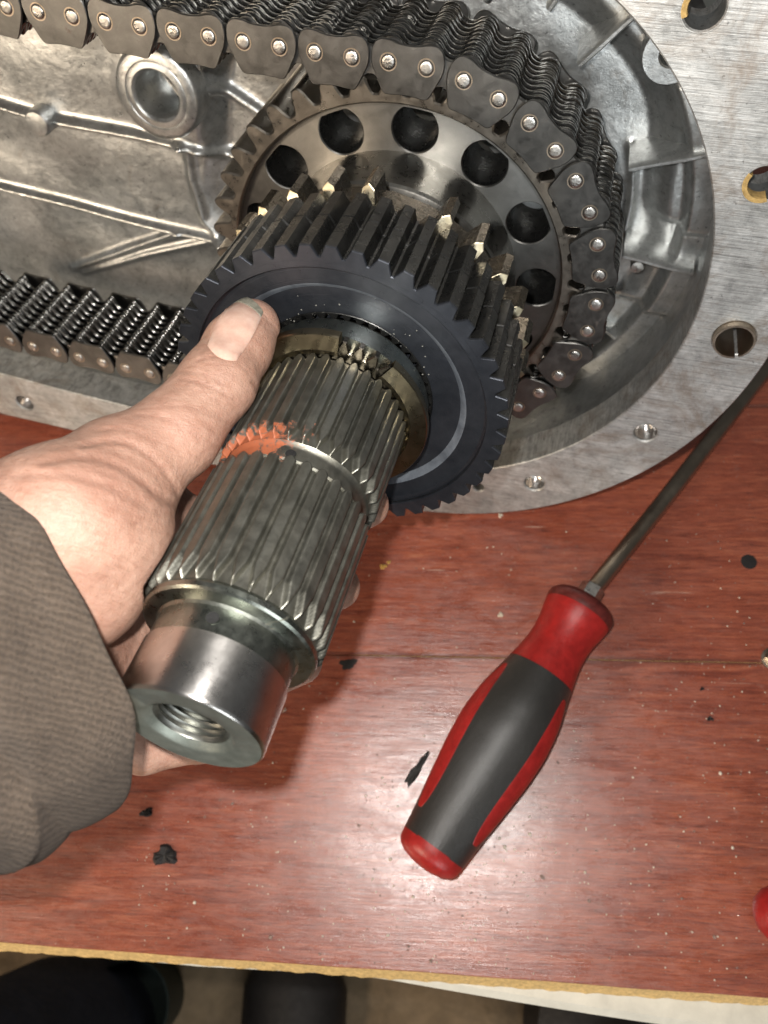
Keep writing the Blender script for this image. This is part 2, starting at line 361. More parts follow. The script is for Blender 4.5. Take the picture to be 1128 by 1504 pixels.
n_ = len(xs); Fc += [(0, b, b + 1) + tuple(range(n_ - 1, 0, -1)), (b + 2, (nz - 1) * n_) + tuple((nz - 1) * n_ + i for i in range(1, n_)) + (b + 3,), (b, b + 2, b + 3, b + 1)]
make('core', (V, Fc), M['core'], board, smooth=False)
# ================================================================== sprocket frame
nS = np.array([-.24272352, .74328911, -.62338319]); e1 = np.array([.97009551, .18597525, -.15597409]); e2 = np.array([0, -.642599, -.766202]); CS = np.array([.31804266, -9.3889814, 31.61047482])
MS = frame_matrix(e1, e2, nS, CS)
def S_at(px, py, off=0.0):
    d = ray(px, py); t = ((CS @ nS) + off) / (d @ nS); P = d * t - CS; return np.array([P @ e1, P @ e2])
deg = math.radians
# ---------------------------------------------------------------- gear case
case = thing('gear_case', 'open cast aluminium gear case half with machined flange, standing on the board', 'gear case', MS)
def outer_r(a):                             # a in degrees
    return 15.33 if a < 8 else 15.33 + 2.2 * min(1, (a - 8) / 30)
outer = [(outer_r(a) * math.cos(deg(a)), outer_r(a) * math.sin(deg(a))) for a in np.linspace(80, -92, 90)]
outer += [(-6, -14.95), (-12, -14.55), (-18, -14.03), (-24, -13.65), (-31, -13.2), (-35, -10), (-36.5, -3), (-36, 6), (-33, 12.5), (-25, 15.5), (-12, 17), (-4, 17.5)]
inner = [(12.0 * math.cos(deg(a)), 12.0 * math.sin(deg(a))) for a in np.linspace(84, -98, 90)]
inner += [(-5, -11.62), (-10, -11.42), (-14.6, -11.14), (-18.6, -10.78), (-22.6, -10.3), (-28, -9.7), (-31.5, -7), (-32.5, -1), (-32, 6), (-29, 10), (-20, 11.6), (-10, 12.2), (-4, 12.3)]
outer = np.array(outer); inner = np.array(inner)
fh = [S_at(1035, 12, -1), S_at(1121, 271, -1), S_at(1078, 497, -1), S_at(948, 636, -1), S_at(785, 710, -1), S_at(36, 592, -1)]
fr = [.60, .60, .80, .50, .50, .50]
small = S_at(703, 716, -1)
more = [(13.6 * math.cos(deg(a)), 13.6 * math.sin(deg(a))) for a in (75, 100)] + [(-9.5, -13.0), (-33.9, 0), (-15, 13.7)]
holes = [circle(r, 40, c) for r, c in zip(fr, fh)] + [circle(.28, 20, small)] + [circle(.5, 24, c) for c in more]
make('flange', prism([outer, inner] + holes, -3.0, -1.0, .05), M['flange'], case, angle=30)
def ring_part(name, c, prof, mat, parent, n=40, a0=0, a1=2 * math.pi, z=0, label=None):
    return make(name, lathe(prof, n, a0, a1), mat, parent, loc=(c[0], c[1], z), label=label)
for c, r in list(zip(fh, fr)):
    if r > .7: continue
    ring_part('countersink', c, [(r + .09, -.992), (r + .0, -1.09), (r - .012, -1.3), (r - .03, -2.2)], M['thread'] if r < .55 else M['case'], case)
for c, r in ((fh[3], .5), (fh[4], .5), (fh[5], .5)):
    ring_part('hole_wall', c, [(r - .02, -1.1), (r - .03, -1.45)] + [(r - .04 - .03 * (k % 2), -1.5 - .05 * k) for k in range(5)] + [(r * .82, -1.76), (.02, -1.98)], M['boss'], case, 32)
for c, a in ((fh[0], 60), (fh[1], 150)):      # torn gasket left in the bolt holes
    ring_part('gasket_scrap', c, [(.66, -.995), (.60, -.975), (.50 , -.98), (.46, -1.10), (.5, -1.5), (.57, -1.5)], M['gasket'], case, 22, deg(a), deg(a + 150))
ring_part('dowel_sleeve', fh[2], [(.795, -2.9), (.795, -.80), (.77, -.74), (.70, -.74), (.68, -.80), (.68, -2.9)], M['rod'], case, 40, deg(-60), deg(290), label='split spring sleeve pressed into the flange hole')
# floor of the case: one height field
def seg_d(x, y, pts):
    best = np.full(x.shape, 1e9)
    for (ax, ay), (bx, by) in zip(pts[:-1], pts[1:]):
        L = (bx - ax) ** 2 + (by - ay) ** 2; t = np.clip(((x - ax) * (bx - ax) + (y - ay) * (by - ay)) / L, 0, 1)
        best = np.minimum(best, np.hypot(x - ax - t * (bx - ax), y - ay - t * (by - ay)))
    return best
sm = lambda a, b, x: (lambda t: t * t * (3 - 2 * t))(np.clip((x - a) / (b - a), 0, 1))
FZ = -5.8
gx = np.arange(-33.4, 13.0, .085); gy = np.arange(-12.6, 13.4, .085); X, Y = np.meshgrid(gx, gy); Rr = np.hypot(X, Y); A = np.degrees(np.arctan2(Y, X))
Z = np.full(X.shape, FZ)
A1 = [tuple(S_at(*p, FZ)) for p in ((-330, 90), (0, 155), (60, 172), (200, 200), (270, 216), (338, 243))]
A2 = [tuple(S_at(*p, FZ)) for p in ((-330, 205), (0, 283), (160, 325), (325, 364))]
A3 = [tuple(S_at(*p, FZ)) for p in ((95, 408), (180, 378), (258, 352))]
A3b = [tuple(S_at(*p, FZ)) for p in ((110, 414), (200, 388), (325, 364))]
A4 = [tuple(S_at(*p, FZ)) for p in ((268, 216), (276, 270), (295, 330), (322, 362))]
A5 = [tuple(S_at(*p, FZ)) for p in ((296, 128), (335, 152), (376, 180))]
def below(pts, x, y):                        # signed: positive under the poly line
    yy = np.interp(x, [p[0] for p in pts], [p[1] for p in pts]); return yy - y
out = 1 - sm(9.6, 10.9, Rr + .25 * np.sin(Y * .9))
Z += -1.1 * out
left = 1 - out
Z += left * (-.55 * sm(-.15, .45, below(A1, X, Y)) + .0)
Z += left * (-.5 * sm(-.1, .4, below(A2, X, Y)))
for pts, h, w in ((A1, .45, .24), (A2, .40, .24), (A3, .26, .2), (A3b, .2, .18), (A4, .3, .22), (A5, .38, .22)):
    Z += h * np.exp(-(seg_d(X, Y, pts) / w) ** 2)
rt = sm(-55, -40, A) * (1 - sm(95, 110, A))
Z += rt * .9 * sm(11.0, 11.35, Rr)
Z += rt * .25 * np.exp(-((Rr - 9.0) / .15) ** 2) * sm(-8, -3, A) * (1 - sm(20, 24, A))
Z += .06 * np.sin(X * .7 + 1.3 * np.sin(Y * .6)) + .02 * np.sin(Y * 1.9 + X * .4) + .0015 * rng.standard_normal(X.shape)
bl = S_at(230, 140, -4.9); b2 = S_at(985, 82, -5.0); b3 = S_at(60, 177, -5.3)
for c, r, h in ((bl, 2.25, -5.6), (b2, 1.3, -5.55)):
    dd = np.hypot(X - c[0], Y - c[1]); k = 1 - sm(r - .9, r, dd); Z = Z * (1 - k) + k * (h + .5 * np.exp(-(dd / (r * .6)) ** 4) * 0)
RIBS = ((76, 8.9, 12.05, -4.3), (62, 9.3, 12.05, -5.2), (49.5, 8.9, 12.05, -4.4), (20.8, 9.0, 12.05, -4.5), (-3.8, 9.05, 12.05, -4.6), (-30, 9.8, 12.0, -5.9))
for c, rr_, zz in ((bl, 1.15, -7.6), (b2, .5, -7.2)): Z = np.where(np.hypot(X - c[0], Y - c[1]) < rr_, zz, Z)
dd = np.hypot(X - bl[0], Y - bl[1]); Z += .12 * np.exp(-((dd - 2.1) / .35) ** 2)
ok = []
poly = inset(inner if area2(inner) > 0 else inner[::-1], -.35)
def inside(x, y, P):
    c = np.zeros(x.shape, bool); n = len(P); j = n - 1
    for i in range(n):
        xi, yi = P[i]; xj, yj = P[j]
        c ^= ((yi > y) != (yj > y)) & (x < (xj - xi) * (y - yi) / (yj - yi + 1e-12) + xi); j = i
    return c
I = inside(X, Y, poly); nr, nc = X.shape
idx = np.arange(nr * nc).reshape(nr, nc); q = I[:-1, :-1] & I[1:, :-1] & I[:-1, 1:] & I[1:, 1:]
quads = np.stack([idx[:-1, :-1][q], idx[:-1, 1:][q], idx[1:, 1:][q], idx[1:, :-1][q]], 1)
used = np.unique(quads); remap = np.zeros(nr * nc, int); remap[used] = np.arange(len(used))
Vg = np.stack([X.ravel()[used], Y.ravel()[used], Z.ravel()[used]], 1); Qg = remap[quads]
make('ribbed_floor', (Vg, Qg.tolist()), M['case'], case, angle=180)
for a, ra_, rb_, top in RIBS:              # straight cast ribs between the chain well and the wall
    L_ = []
    for q in np.linspace(0, 1, 9):
        rr_ = ra_ + (rb_ - ra_) * q; zt = top - .35 * (1 - q) + .02 * math.sin(q * 9 + a)
        L_.append([(rr_, -.30, -8.0), (rr_, -.15, zt - .35), (rr_, -.11, zt - .08), (rr_, -.05, zt), (rr_, .05, zt), (rr_, .11, zt - .08), (rr_, .15, zt - .35), (rr_, .30, -8.0)])
    V = [p for l in L_ for p in l]; Fc = [(k * 8 + i, k * 8 + i + 1, (k + 1) * 8 + i + 1, (k + 1) * 8 + i) for k in range(8) for i in range(7)] + [tuple(range(8)), tuple(64 + i for i in range(8))]
    make('cast_rib', (V, Fc), M['case'], case, angle=50, rot=(0, 0, deg(a)))
ic = inner if area2(inner) > 0 else inner[::-1]; m_ = len(ic); V = []; Fc = []
lv = [(-1.06, 0.0), (-1.5, .02), (-2.99, .04), (-4.2, .10), (-5.2, .16), (-6.2, .05), (-7.6, -.25)]
for z, d in lv: V += [(x, y, z) for x, y in inset(ic, -d - .01)]
for k in range(len(lv) - 1):
    for i in range(m_): j = (i + 1) % m_; Fc.append((k * m_ + i, k * m_ + j, (k + 1) * m_ + j, (k + 1) * m_ + i))
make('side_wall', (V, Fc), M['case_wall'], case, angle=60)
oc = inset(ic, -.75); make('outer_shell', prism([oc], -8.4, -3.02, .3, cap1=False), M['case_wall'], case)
ring_part('bolt_boss', bl, [(1.98, -6.4), (1.93, -5.15), (1.86, -4.95), (1.74, -4.86), (1.40, -4.84), (1.37, -4.87), (1.33, -4.84), (1.10, -4.83), (1.02, -4.90), (.98, -4.98), (.97, -7.2), (0, -7.25)], M['case'], case, 64, label='raised round boss with a bright bored hole')
make('key_bar', box(-.07, .07, -.9, .9, -.2, .2, .05), M['pin'], case, loc=(bl[0], bl[1], -6.4), rot=(0, 0, deg(35)))
ring_part('bolt_boss', b2, [(1.05, -6.6), (1.02, -5.1), (.95, -5.0), (.42, -5.0), (.36, -5.08), (.36, -6.6), (0, -6.6)], M['case'], case, 40, label='small boss half hidden by the flange rim')
ring_part('cast_stud', b3, [(.62, -6.2), (.60, -5.0), (.52, -4.9), (.25, -4.86), (0, -4.86)], M['case'], case, 32)
st = S_at(936, 392, -5.2); ring_part('threaded_stub', st, [(.30, -6.4)] + [(.30 - .04 * (k % 2), -6.3 + .09 * k) for k in range(14)] + [(0, -5.1)], M['pin'], case, 24)
# ---------------------------------------------------------------- driven sprocket
spr = thing('driven_sprocket', 'large toothed steel sprocket with a ring of round holes, wrapped by the chain', 'sprocket', MS)
NT = 40; pitch_a = 360 / NT; PA0 = 91.3
def tooth_loop(n, r0, r1, phase, fr_root, fr_tip, sub=3, soft=2):
    P = []
    for k in range(n):
        c = phase + k * 360 / n; w = 360 / n
        for a, r in ((-.5, r0), (-.5 + fr_root / 2, r0), (-fr_tip / 2, r1), (fr_tip / 2, r1), (.5 - fr_root / 2, r0)):
            P.append((r * math.cos(deg(c + a * w)), r * math.sin(deg(c + a * w))))
    P = np.array(P)
    return chaikin(P, soft) if soft else P
tl = tooth_loop(NT, 6.98, 7.72, PA0 + 4.5 + 4.5, .26, .34, soft=2)
make('toothed_rim', prism([tl, circle(6.66, 160)], -4.15, -.32, .06), M['tooth_steel'], spr, angle=40)
hl = [circle(.83, 40, (5.74 * math.cos(deg(.8 + 27.69 * k)), 5.74 * math.sin(deg(.8 + 27.69 * k)))) for k in range(13)]
make('web_disc', prism([circle(6.70, 160), circle(4.80, 120)] + hl, -3.4, -.72, .035), M['sprocket'], spr, angle=30)
shade_tube = mesh_data('hole_shade_tube', *lathe([(.826, -.80), (.815, -.83), (.815, -3.38)], 40), True, 40, M['drum_teeth'])  # dark tubes added to put shade inside the round holes
for k in range(13): obj('hole_shade_tube', shade_tube, spr, loc=(5.74 * math.cos(deg(.8 + 27.69 * k)), 5.74 * math.sin(deg(.8 + 27.69 * k)), 0))
make('rim_fillet', lathe([(6.672, -.36), (6.665, -.60), (6.60, -.70), (6.45, -.713)], 160), M['sprocket'], spr)
make('hub', lathe([(4.875, -.73), (4.87, -.60), (4.87, 1.55), (4.80, 1.66), (4.66, 1.70), (4.1, 1.70), (4.0, 1.62), (3.4, 1.5), (3.3, 1.40), (3.3, -3.8), (4.87, -3.9), (4.9, -2.2)], 128), M['hub'], spr, angle=30)
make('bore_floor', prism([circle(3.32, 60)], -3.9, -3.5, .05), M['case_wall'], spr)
# ---------------------------------------------------------------- chain
PR = 8.10
def pin_xy(i):
    if i < 0:
        k = -i; return np.array([PR * math.cos(deg(91.3)) - 1.243 * k, 8.10 + .052 * max(0, k - .6) - .0008 * k * k * 0])
    if i <= 20: a = deg(91.3 - 9 * i); return np.array([PR * math.cos(a), PR * math.sin(a)])
    k = i - 20; return np.array([.18 - 1.262 * k, -8.09 + .05 * k + .0018 * k * k])
chain = thing('silent_chain', 'wide laminated steel chain running over the top and right of the sprocket', 'chain', MS)
def plate_loop(kind):
    if kind == 'guide':
        h = [(0, .56), (.30, .58), (.62, .67), (.90, .67), (1.09, .52), (1.17, .18), (1.13, -.18), (.94, -.58), (.76, -.95), (.64, -1.03), (.32, -.99), (0, -.97)]
    else:
        h = [(0, .34), (.22, .40), (.42, .62), (.64, .70), (.88, .64), (1.06, .42), (1.12, .08), (1.06, -.25), (.88, -.72), (.72, -1.02), (.56, -1.02), (.42, -.84), (.22, -.58), (0, -.48)]
    h = [(x * (1.055 if kind == 'guide' else 1.03), y) for x, y in h]; l = [(-x, y) for x, y in h[1:-1]][::-1]
    return chaikin(np.array(h + l), 1)
TH = .205
g_me = mesh_data('guide_plate', *prism([plate_loop('guide')], -.12, 0, .028), True, 40, M['plate'])
i_vf = prism([plate_loop('inner')], -.185, 0, .045)
i_me = mesh_data('inner_plate', *i_vf, True, 40, M['plate_in'])
o_me = mesh_data('second_plate', *prism([plate_loop('inner')], -.185, 0, .03), True, 40, M['plate'])
p_me = mesh_data('pin', *lathe([(0, .070), (.12, .066), (.18, .062), (.225, .042), (.24, .0), (.24, -.02)], 24), True, 60, M['pin'])
c_me = mesh_data('pin_collar', *lathe([(.25, .012), (.29, .012), (.295, -.01)], 24), True, 60, M['rod'])
def pair_T(i):
    a, b = pin_xy(i), pin_xy(i + 1); m = (a + b) / 2; d = a - b
    ang = math.atan2(d[1], d[0]) + (0 if False else 0)
    # local +y must point away from the loop's inside: path runs clockwise, a->b; outward = left of travel
    t = (b - a) / np.linalg.norm(b - a); out = np.array([-t[1], t[0]]); ang = math.atan2(-out[0], out[1])
    return m, ang
I0, I1 = -14, 38; cnt = 0; stuff_V = []; NL = 21
for i in range(I0, I1):
    m, ang = pair_T(i)
    if i % 2 == 0:
        g = obj('guide_plate', g_me, chain, loc=(m[0], m[1], 0), rot=(0, 0, ang))
        for s in (-1, 1):
            p = obj('pin', p_me, g, loc=(s * .635, 0, 0))
            c = obj('pin_collar', c_me, g, loc=(s * .635, 0, 0))
        back = obj('guide_plate', g_me, chain, loc=(m[0], m[1], -TH * NL + .1), rot=(0, 0, ang))
    for L in range(1, NL - 1):
        if (L + i) % 2: continue
        z = -TH * L
        if -9 <= i <= 11 and cnt < 292:
            obj('inner_plate', o_me if L == 1 else i_me, chain, loc=(m[0], m[1], z + .03 * (L == 1) + random.uniform(-.006, .006)), rot=(0, 0, ang + random.uniform(-.035, .035))); cnt += 1
        else: stuff_V.append(moved(i_vf, (m[0], m[1], z), rotz(ang + random.uniform(-.03, .03))))
make('inner_plate_rows', join(*stuff_V), M['plate_in'], chain, kind='stuff', angle=40)
pv = [moved(lathe([(.19, -.1), (.19, -4.15)], 10), (*pin_xy(i), 0)) for i in range(I0, I1 + 1)]
make('through_pins', join(*pv), M['pin'], chain, kind='stuff')
# ================================================================== held gear shaft
nG = np.array([-.25824478, .73176952, -.63073212]); nG /= np.linalg.norm(nG); CG = np.array([-1.50157, -3.632166, 25.763494])
g1 = np.array([1, 0, 0]) - nG[0] * nG; g1 /= np.linalg.norm(g1); g2 = np.cross(nG, g1)
MG = frame_matrix(g1, g2, nG, CG)
def G_at(px, py, t):
    d = ray(px, py); s = (CG @ nG + t) / (d @ nG); P = d * s - CG - nG * t; return np.array([P @ g1, P @ g2])
def G_ang(px, py, t): p = G_at(px, py, t); return math.degrees(math.atan2(p[1], p[0]))
shaft = thing('splined_gear_shaft', 'splined output shaft with a black toothed gear on its far end, held by the hand', 'gear shaft', MG)
NG = 46; ph = G_ang(409.7, 360, 0)
gl = tooth_loop(NG, 5.25, 5.60, ph, .10, .42, soft=0)
gv, gf = join(prism([gl, circle(4.9, 160)], -1.72, -.05, .035), prism([tooth_loop(NG, 5.24, 5.58, ph, .10, .40, soft=0), circle(4.9, 160)], -3.2, -1.76, .035))
make('toothed_drum', (gv, gf), M['drum_teeth'], shaft, angle=25)
make('face_disc', lathe([(5.10, -.02), (5.09, .006), (4.98, .008), (4.92, -.03), (4.88, -.20), (4.80, -.27), (4.20, -.32), (3.98, -.53), (3.12, -.55), (3.05, -.58), (3.02, -.66), (3.02, -1.4), (2.3, -1.4)], 200), M['drum'], shaft, angle=25)
make('front_rim', prism([tooth_loop(NG, 5.253, 5.603, ph, .10, .42, soft=0), circle(4.905, 160)], -.12, .004, .025), M['drum'], shaft, angle=25)
make('chamfer_band', lathe([(4.205, -.312), (4.19, -.316), (3.99, -.508), (3.975, -.522)], 200), M['band'], shaft, angle=60)
make('back_disc', lathe([(5.0, -3.19), (4.9, -3.0), (3.0, -2.9), (2.3, -2.9)], 96), M['drum'], shaft)
iv = tooth_loop(44, 2.72, 2.96, 0, .2, .2, soft=0); make('bore_teeth', prism([circle(3.03, 120), iv], -1.2, -.60, .03), M['drum_teeth'], shaft, angle=25)
# the ring of dog teeth behind the gear
dog0 = G_ang(*(300 + 275 / 3.525, 100 + 745 / 3.525), -3.3); ND = 27
make('dog_ring', lathe([(4.2, -3.25), (4.9, -3.3), (5.02, -3.5), (5.05, -4.6), (4.9, -4.75), (3.4, -4.8), (3.4, -5.0), (2.4, -5.1)], ND, deg(dog0) + math.pi / ND, deg(dog0) + math.pi / ND + 2 * math.pi), M['dog'], shaft, angle=20)
def dog_tooth():
    P = np.array([(5.0, -.26), (5.56, -.19), (5.72, 0), (5.56, .19), (5.0, .26)])
    V = [(x, y, -4.72) for x, y in P] + [(x, y, -3.30 - .32 * (x - 4.95)) for x, y in P] + [(x * .995, y * .97, -3.285 - .32 * (x - 4.95)) for x, y in P]
    body = [(i, (i + 1) % 5, 5 + (i + 1) % 5, 5 + i) for i in range(5)] + [(4, 3, 2, 1, 0)]
    tip = [(5 + i, 5 + (i + 1) % 5, 10 + (i + 1) % 5, 10 + i) for i in range(5)] + [(10, 11, 12, 13, 14)]
    return V, body, tip
dv, db, dt = dog_tooth()
tb = mesh_data('dog_tooth', dv, db, False, 30, M['dog']); tt = mesh_data('sheared_tip', dv, dt, False, 30, M['dogtip'])
for k in range(ND):
    if k == 23: continue                   # one tooth is broken off
    a = deg(dog0 + k * 360 / ND)
    o = obj('dog_tooth', tb, shaft, rot=(0, 0, a)); obj('sheared_tip', tt, o)
# washer split ring + snap teeth
wa0, wa1 = G_ang(566, 548, .7), G_ang(497, 505, .7)
make('split_ring', lathe([(2.42, .35), (3.12, .35), (3.15, .40), (3.15, .64), (3.12, .69), (2.60, .72), (2.55, .68), (2.42, .66), (2.42, .35)], 110, deg(wa1), deg(wa0) + 2 * math.pi), M['washer'], shaft, angle=30)
make('inner_collar', lathe([(2.35, -1.2), (2.95, -.4), (2.95, .34), (2.35, .36)], 96), M['neck'], shaft)
gt = tooth_loop(36, 2.62, 2.98, 0, .15, .25, soft=0); make('snap_teeth', prism([gt], .30, .62, .04), M['dog'], shaft, angle=25)
def spline(n, t0, t1, r, dep, phase, sub=18, nt=44, end0=.35, end1=.55, lobes=.62):
    th = np.arange(n * sub) * 2 * math.pi / (n * sub); V = []; T = np.concatenate([np.linspace(t0, t0 + end0, 8)[:-1], np.linspace(t0 + end0, t1 - end1, nt), np.linspace(t1 - end1, t1, 12)[1:]])
    u = ((th - phase) * n / (2 * math.pi)) % 1; u = np.abs(u - .5) * 2       # 0 groove centre .. 1 tooth centre
    for t in T:
        e0 = np.clip((t - t0) / end0, 0, 1); e1 = np.clip((t1 - t) / end1, 0, 1)
        # teeth end in points: the crest narrows as it nears the end, and drops
        w0 = .16 + .75 * (1 - e1) + .45 * (1 - e0)
        g = np.clip((u - w0) / .26, 0, 1); g = g * g * (3 - 2 * g)
        rr = (r - dep) + dep * g * min(1, e1 * 5 + .25) * min(1, e0 * 6 + .7)
        V += [(a * math.cos(x), a * math.sin(x), t) for a, x in zip(rr, th)]
    m = len(th); Fc = []
    for k in range(len(T) - 1):
        for i in range(m): j = (i + 1) % m; Fc.append((k * m + i, k * m + j, (k + 1) * m + j, (k + 1) * m + i))
    return V, Fc
make('upper_spline', spline(34, .66, 4.28, 2.46, .22, .1, end0=.2, end1=.5), M['spline'], shaft, angle=180)
make('lower_spline', spline(32, 4.95, 9.25, 2.44, .20, .05, end0=.12, end1=.75), M['spline'], shaft, angle=180)
col = lathe([(2.24, 4.0), (2.22, 4.22), (2.12, 4.34), (2.10, 4.42), (2.10, 4.84), (2.13, 4.92), (2.28, 4.945), (2.30, 4.97), (2.2, 5.05)], 128)
make('collar', col, M['spline'], shaft, angle=30)
make('shoulder', lathe([(2.1, 9.0), (2.24, 9.16), (2.30, 9.22), (2.33, 9.30), (2.31, 9.42), (2.24, 9.47), (2.02, 9.50), (1.90, 9.53), (1.845, 9.60), (1.84, 10.30)], 128), M['neck'], shaft, angle=25)
make('journal', lathe([(1.80, 10.26), (1.87, 10.29), (1.885, 10.33), (1.885, 11.84), (1.86, 11.89), (1.82, 11.915)], 160), M['boss'], shaft, angle=25)
cc = G_at(286, 1078, 11.9) * 0
make('end_face', lathe([(1.825, 11.913), (1.78, 11.905), (1.2, 11.90), (1.12, 11.87), (.96, 11.72)], 128), M['endface'], shaft, angle=30)
prof = [(.96, 11.73)]
for k in range(12): prof += [(.95 - .002 * k, 11.70 - .17 * k), (.86 - .002 * k, 11.70 - .17 * k - .085)]
prof += [(.85, 9.6), (.5, 9.4), (0, 9.3)]
make('threaded_bore', lathe(prof, 80), M['thread'], shaft, angle=30)
def oil_hole(px, py, t, r, rad):
    a = deg(G_ang(px, py, t))
    # cup facing outward along the radius
    v, f = lathe([(r * 1.06, .006), (r, -.012), (r * .98, -.012), (r * .95, .001), (0, .001)], 24)
    v = np.asarray(v); Rm = np.stack([np.array([0, 0, 1.]), np.array([-math.sin(a), math.cos(a), 0]), np.array([math.cos(a), math.sin(a), 0])], 1)
    v = v @ Rm.T + np.array([rad * math.cos(a), rad * math.sin(a), t])
    return v, f
def near_side(px, py, rad, lo, hi):            # first hit of the pixel's ray on the shaft cylinder
    d = ray(px, py); d = d / np.linalg.norm(d); a = d - (d @ nG) * nG; c = -CG - (-CG @ nG) * nG
    A_, B_, C_ = a @ a, 2 * a @ c, c @ c - rad * rad; disc = B_ * B_ - 4 * A_ * C_
    s = (-B_ - math.sqrt(max(disc, 0))) / (2 * A_); P = d * s - CG; return P @ g1, P @ g2, P @ nG
for px, py, rad, r, nm in ((427, 661, 2.25, .15, 'oil_hole'), (316, 900, 1.845, .16, 'oil_hole')):
    x, y, t = near_side(px, py, rad, 0, 12); a = math.atan2(y, x); t = t if rad > 2 else 9.92; rad = 2.10 if rad > 2 else rad
    Rm = np.stack([np.array([0, 0, 1.]), np.array([-math.sin(a), math.cos(a), 0]), np.array([math.cos(a), math.sin(a), 0])], 1)
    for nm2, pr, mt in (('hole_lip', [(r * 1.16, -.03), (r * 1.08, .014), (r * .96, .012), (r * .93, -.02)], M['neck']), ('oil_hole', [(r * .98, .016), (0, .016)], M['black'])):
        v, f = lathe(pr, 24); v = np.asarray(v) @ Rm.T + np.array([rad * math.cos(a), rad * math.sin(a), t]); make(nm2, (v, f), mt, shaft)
# oil droplets around the bore
dr = []
for _ in range(75):
    a = deg(random.uniform(20, 150)); r = random.choice([random.gauss(2.98, .08), random.uniform(3.05, 3.95)]); s = random.uniform(.010, .032)
    z = -.545 if r > 3.04 else -.62
    v, f = lathe([(0, s * .5), (s * .6, s * .4), (s, 0)], 8); dr.append(moved((v, f), (r * math.cos(a), r * math.sin(a), z)))
o = make('oil_drops', join(*dr), M['oil'], shaft, kind='stuff')
# ================================================================== screwdriver
hb = on_board(628, 1259, 1.75); ht = on_board(857, 886, 1.5)       # butt end and front end of the handle axis
rt_ = on_board(1088, 590, .35)
ax = np.array(ht) - np.array(hb); Lh = np.linalg.norm(ax); ax /= Lh
side = np.cross([0, 0, 1.], ax); side /= np.linalg.norm(side); upv = np.cross(ax, side)
Msd = Matrix.Identity(4)
for i, v in enumerate((side, upv, ax)):
    for j in range(3): Msd[j][i] = v[j]
for j in range(3): Msd[j][3] = hb[j] * K
sd = thing('screwdriver', 'large screwdriver with red and dark grey handle, its rod tucked under the metal flange', 'screwdriver', Msd)
prof_h = [(0.0, 1.55), (.06, 1.62), (.12, 1.72), (.22, 1.92), (.34, 2.12), (.46, 2.22), (.56, 2.12), (.66, 1.82), (.74, 1.58), (.80, 1.46), (.86, 1.47), (.91, 1.60), (.95, 1.74), (.975, 1.74), (.99, 1.62), (1.0, 1.42)]
_hs = np.linspace(0, 1, 200); _hv = np.interp(_hs, [p[0] for p in prof_h], [p[1] for p in prof_h]); _hv[6:-6] = np.convolve(_hv, np.ones(13) / 13, 'same')[6:-6]
def hr(s): return np.interp(s, _hs, _hv)
def handle_surf(s, th, off=0):
    r = hr(s) + off; lob = 1 - .045 * np.cos(3 * (th - math.pi / 2)) * np.clip(1 - np.abs(s - .4) / .45, 0, 1) - .02 * np.cos(6 * th) * np.clip(1 - np.abs(s - .4) / .45, 0, 1)
    r = r * lob; return np.stack([r * np.cos(th), r * np.sin(th), s * Lh], -1)
def surf_patch(s0, s1, off, n=96, ns=60, th0=0, th1=2 * math.pi):
    S, T_ = np.meshgrid(np.linspace(s0, s1, ns), np.linspace(th0, th1, n, endpoint=abs(th1 - th0 - 2 * math.pi) > 1e-6), indexing='ij'); P = handle_surf(S, T_, off).reshape(-1, 3); Fc = []
    full = abs(th1 - th0 - 2 * math.pi) < 1e-6
    for k in range(ns - 1):
        for i in range(n if full else n - 1):
            j = (i + 1) % n; Fc.append((k * n + i, k * n + j, (k + 1) * n + j, (k + 1) * n + i))
    return P, Fc
gv, gf = surf_patch(.035, .70, 0)
make('handle_grip', (gv, gf), M['grip'], sd, angle=60)
cv, cf = surf_patch(.695, 1.0, .012, ns=40)
cv = list(map(tuple, cv)); nb_ = len(cv); cv += [(.35 * math.cos(t), .35 * math.sin(t), Lh * 1.002) for t in np.linspace(0, 2 * math.pi, 96, endpoint=False)]
cf += [(nb_ - 96 + i, nb_ - 96 + (i + 1) % 96, nb_ + (i + 1) % 96, nb_ + i) for i in range(96)]
make('front_collar', (cv, cf), M['red'], sd, angle=50)
make('collar_rim', lathe([(1.735, Lh * .952), (1.765, Lh * .966), (1.74, Lh * .984), (1.60, Lh * .998), (1.44, Lh * 1.006), (1.2, Lh * 1.004), (.5, Lh * 1.004)], 96), M['dirtyred'], sd, angle=60)
make('end_cap', lathe([(0, -.50), (.5, -.47), (1.0, -.36), (1.36, -.16), (1.52, .06), (1.565, .30), (1.59, .54), (1.56, .56)], 96), M['red'], sd, angle=60)
def inlay(thc, s0, s1, w):
    ns, nt = 40, 14; V = []
    for i in range(ns):
        q = i / (ns - 1); s = s0 + (s1 - s0) * q; ww = w * math.sqrt(max(0, 1 - abs(2 * q - 1) ** 3.2)) * (1 - .25 * q)
        for j in range(nt):
            u = j / (nt - 1) * 2 - 1; off = .014 if abs(u) < .97 and 0 < i < ns - 1 else -.03
            off = off
            V.append(handle_surf(np.array(s), np.array(thc + u * ww), off))
    Fc = [(i * nt + j, i * nt + j + 1, (i + 1) * nt + j + 1, (i + 1) * nt + j) for i in range(ns - 1) for j in range(nt - 1)]
    return V, Fc
for thc in (33, 147, 270): make('grip_inlay', inlay(deg(thc), .10, .66, .34), M['red'], sd, angle=60)
rod_end = np.array([(np.array(rt_) - hb) @ side, (np.array(rt_) - hb) @ upv, (np.array(rt_) - hb) @ ax])
rod_o = make('rod', tube([(0, 0, Lh * .98), (0, 0, Lh * 1.04), rod_end * .5 + np.array([0, 0, Lh * .5]), rod_end, rod_end + (rod_end - [0, 0, Lh]) * .35], [.43, .43, .43, .43, .41], 24), M['rod'], sd)
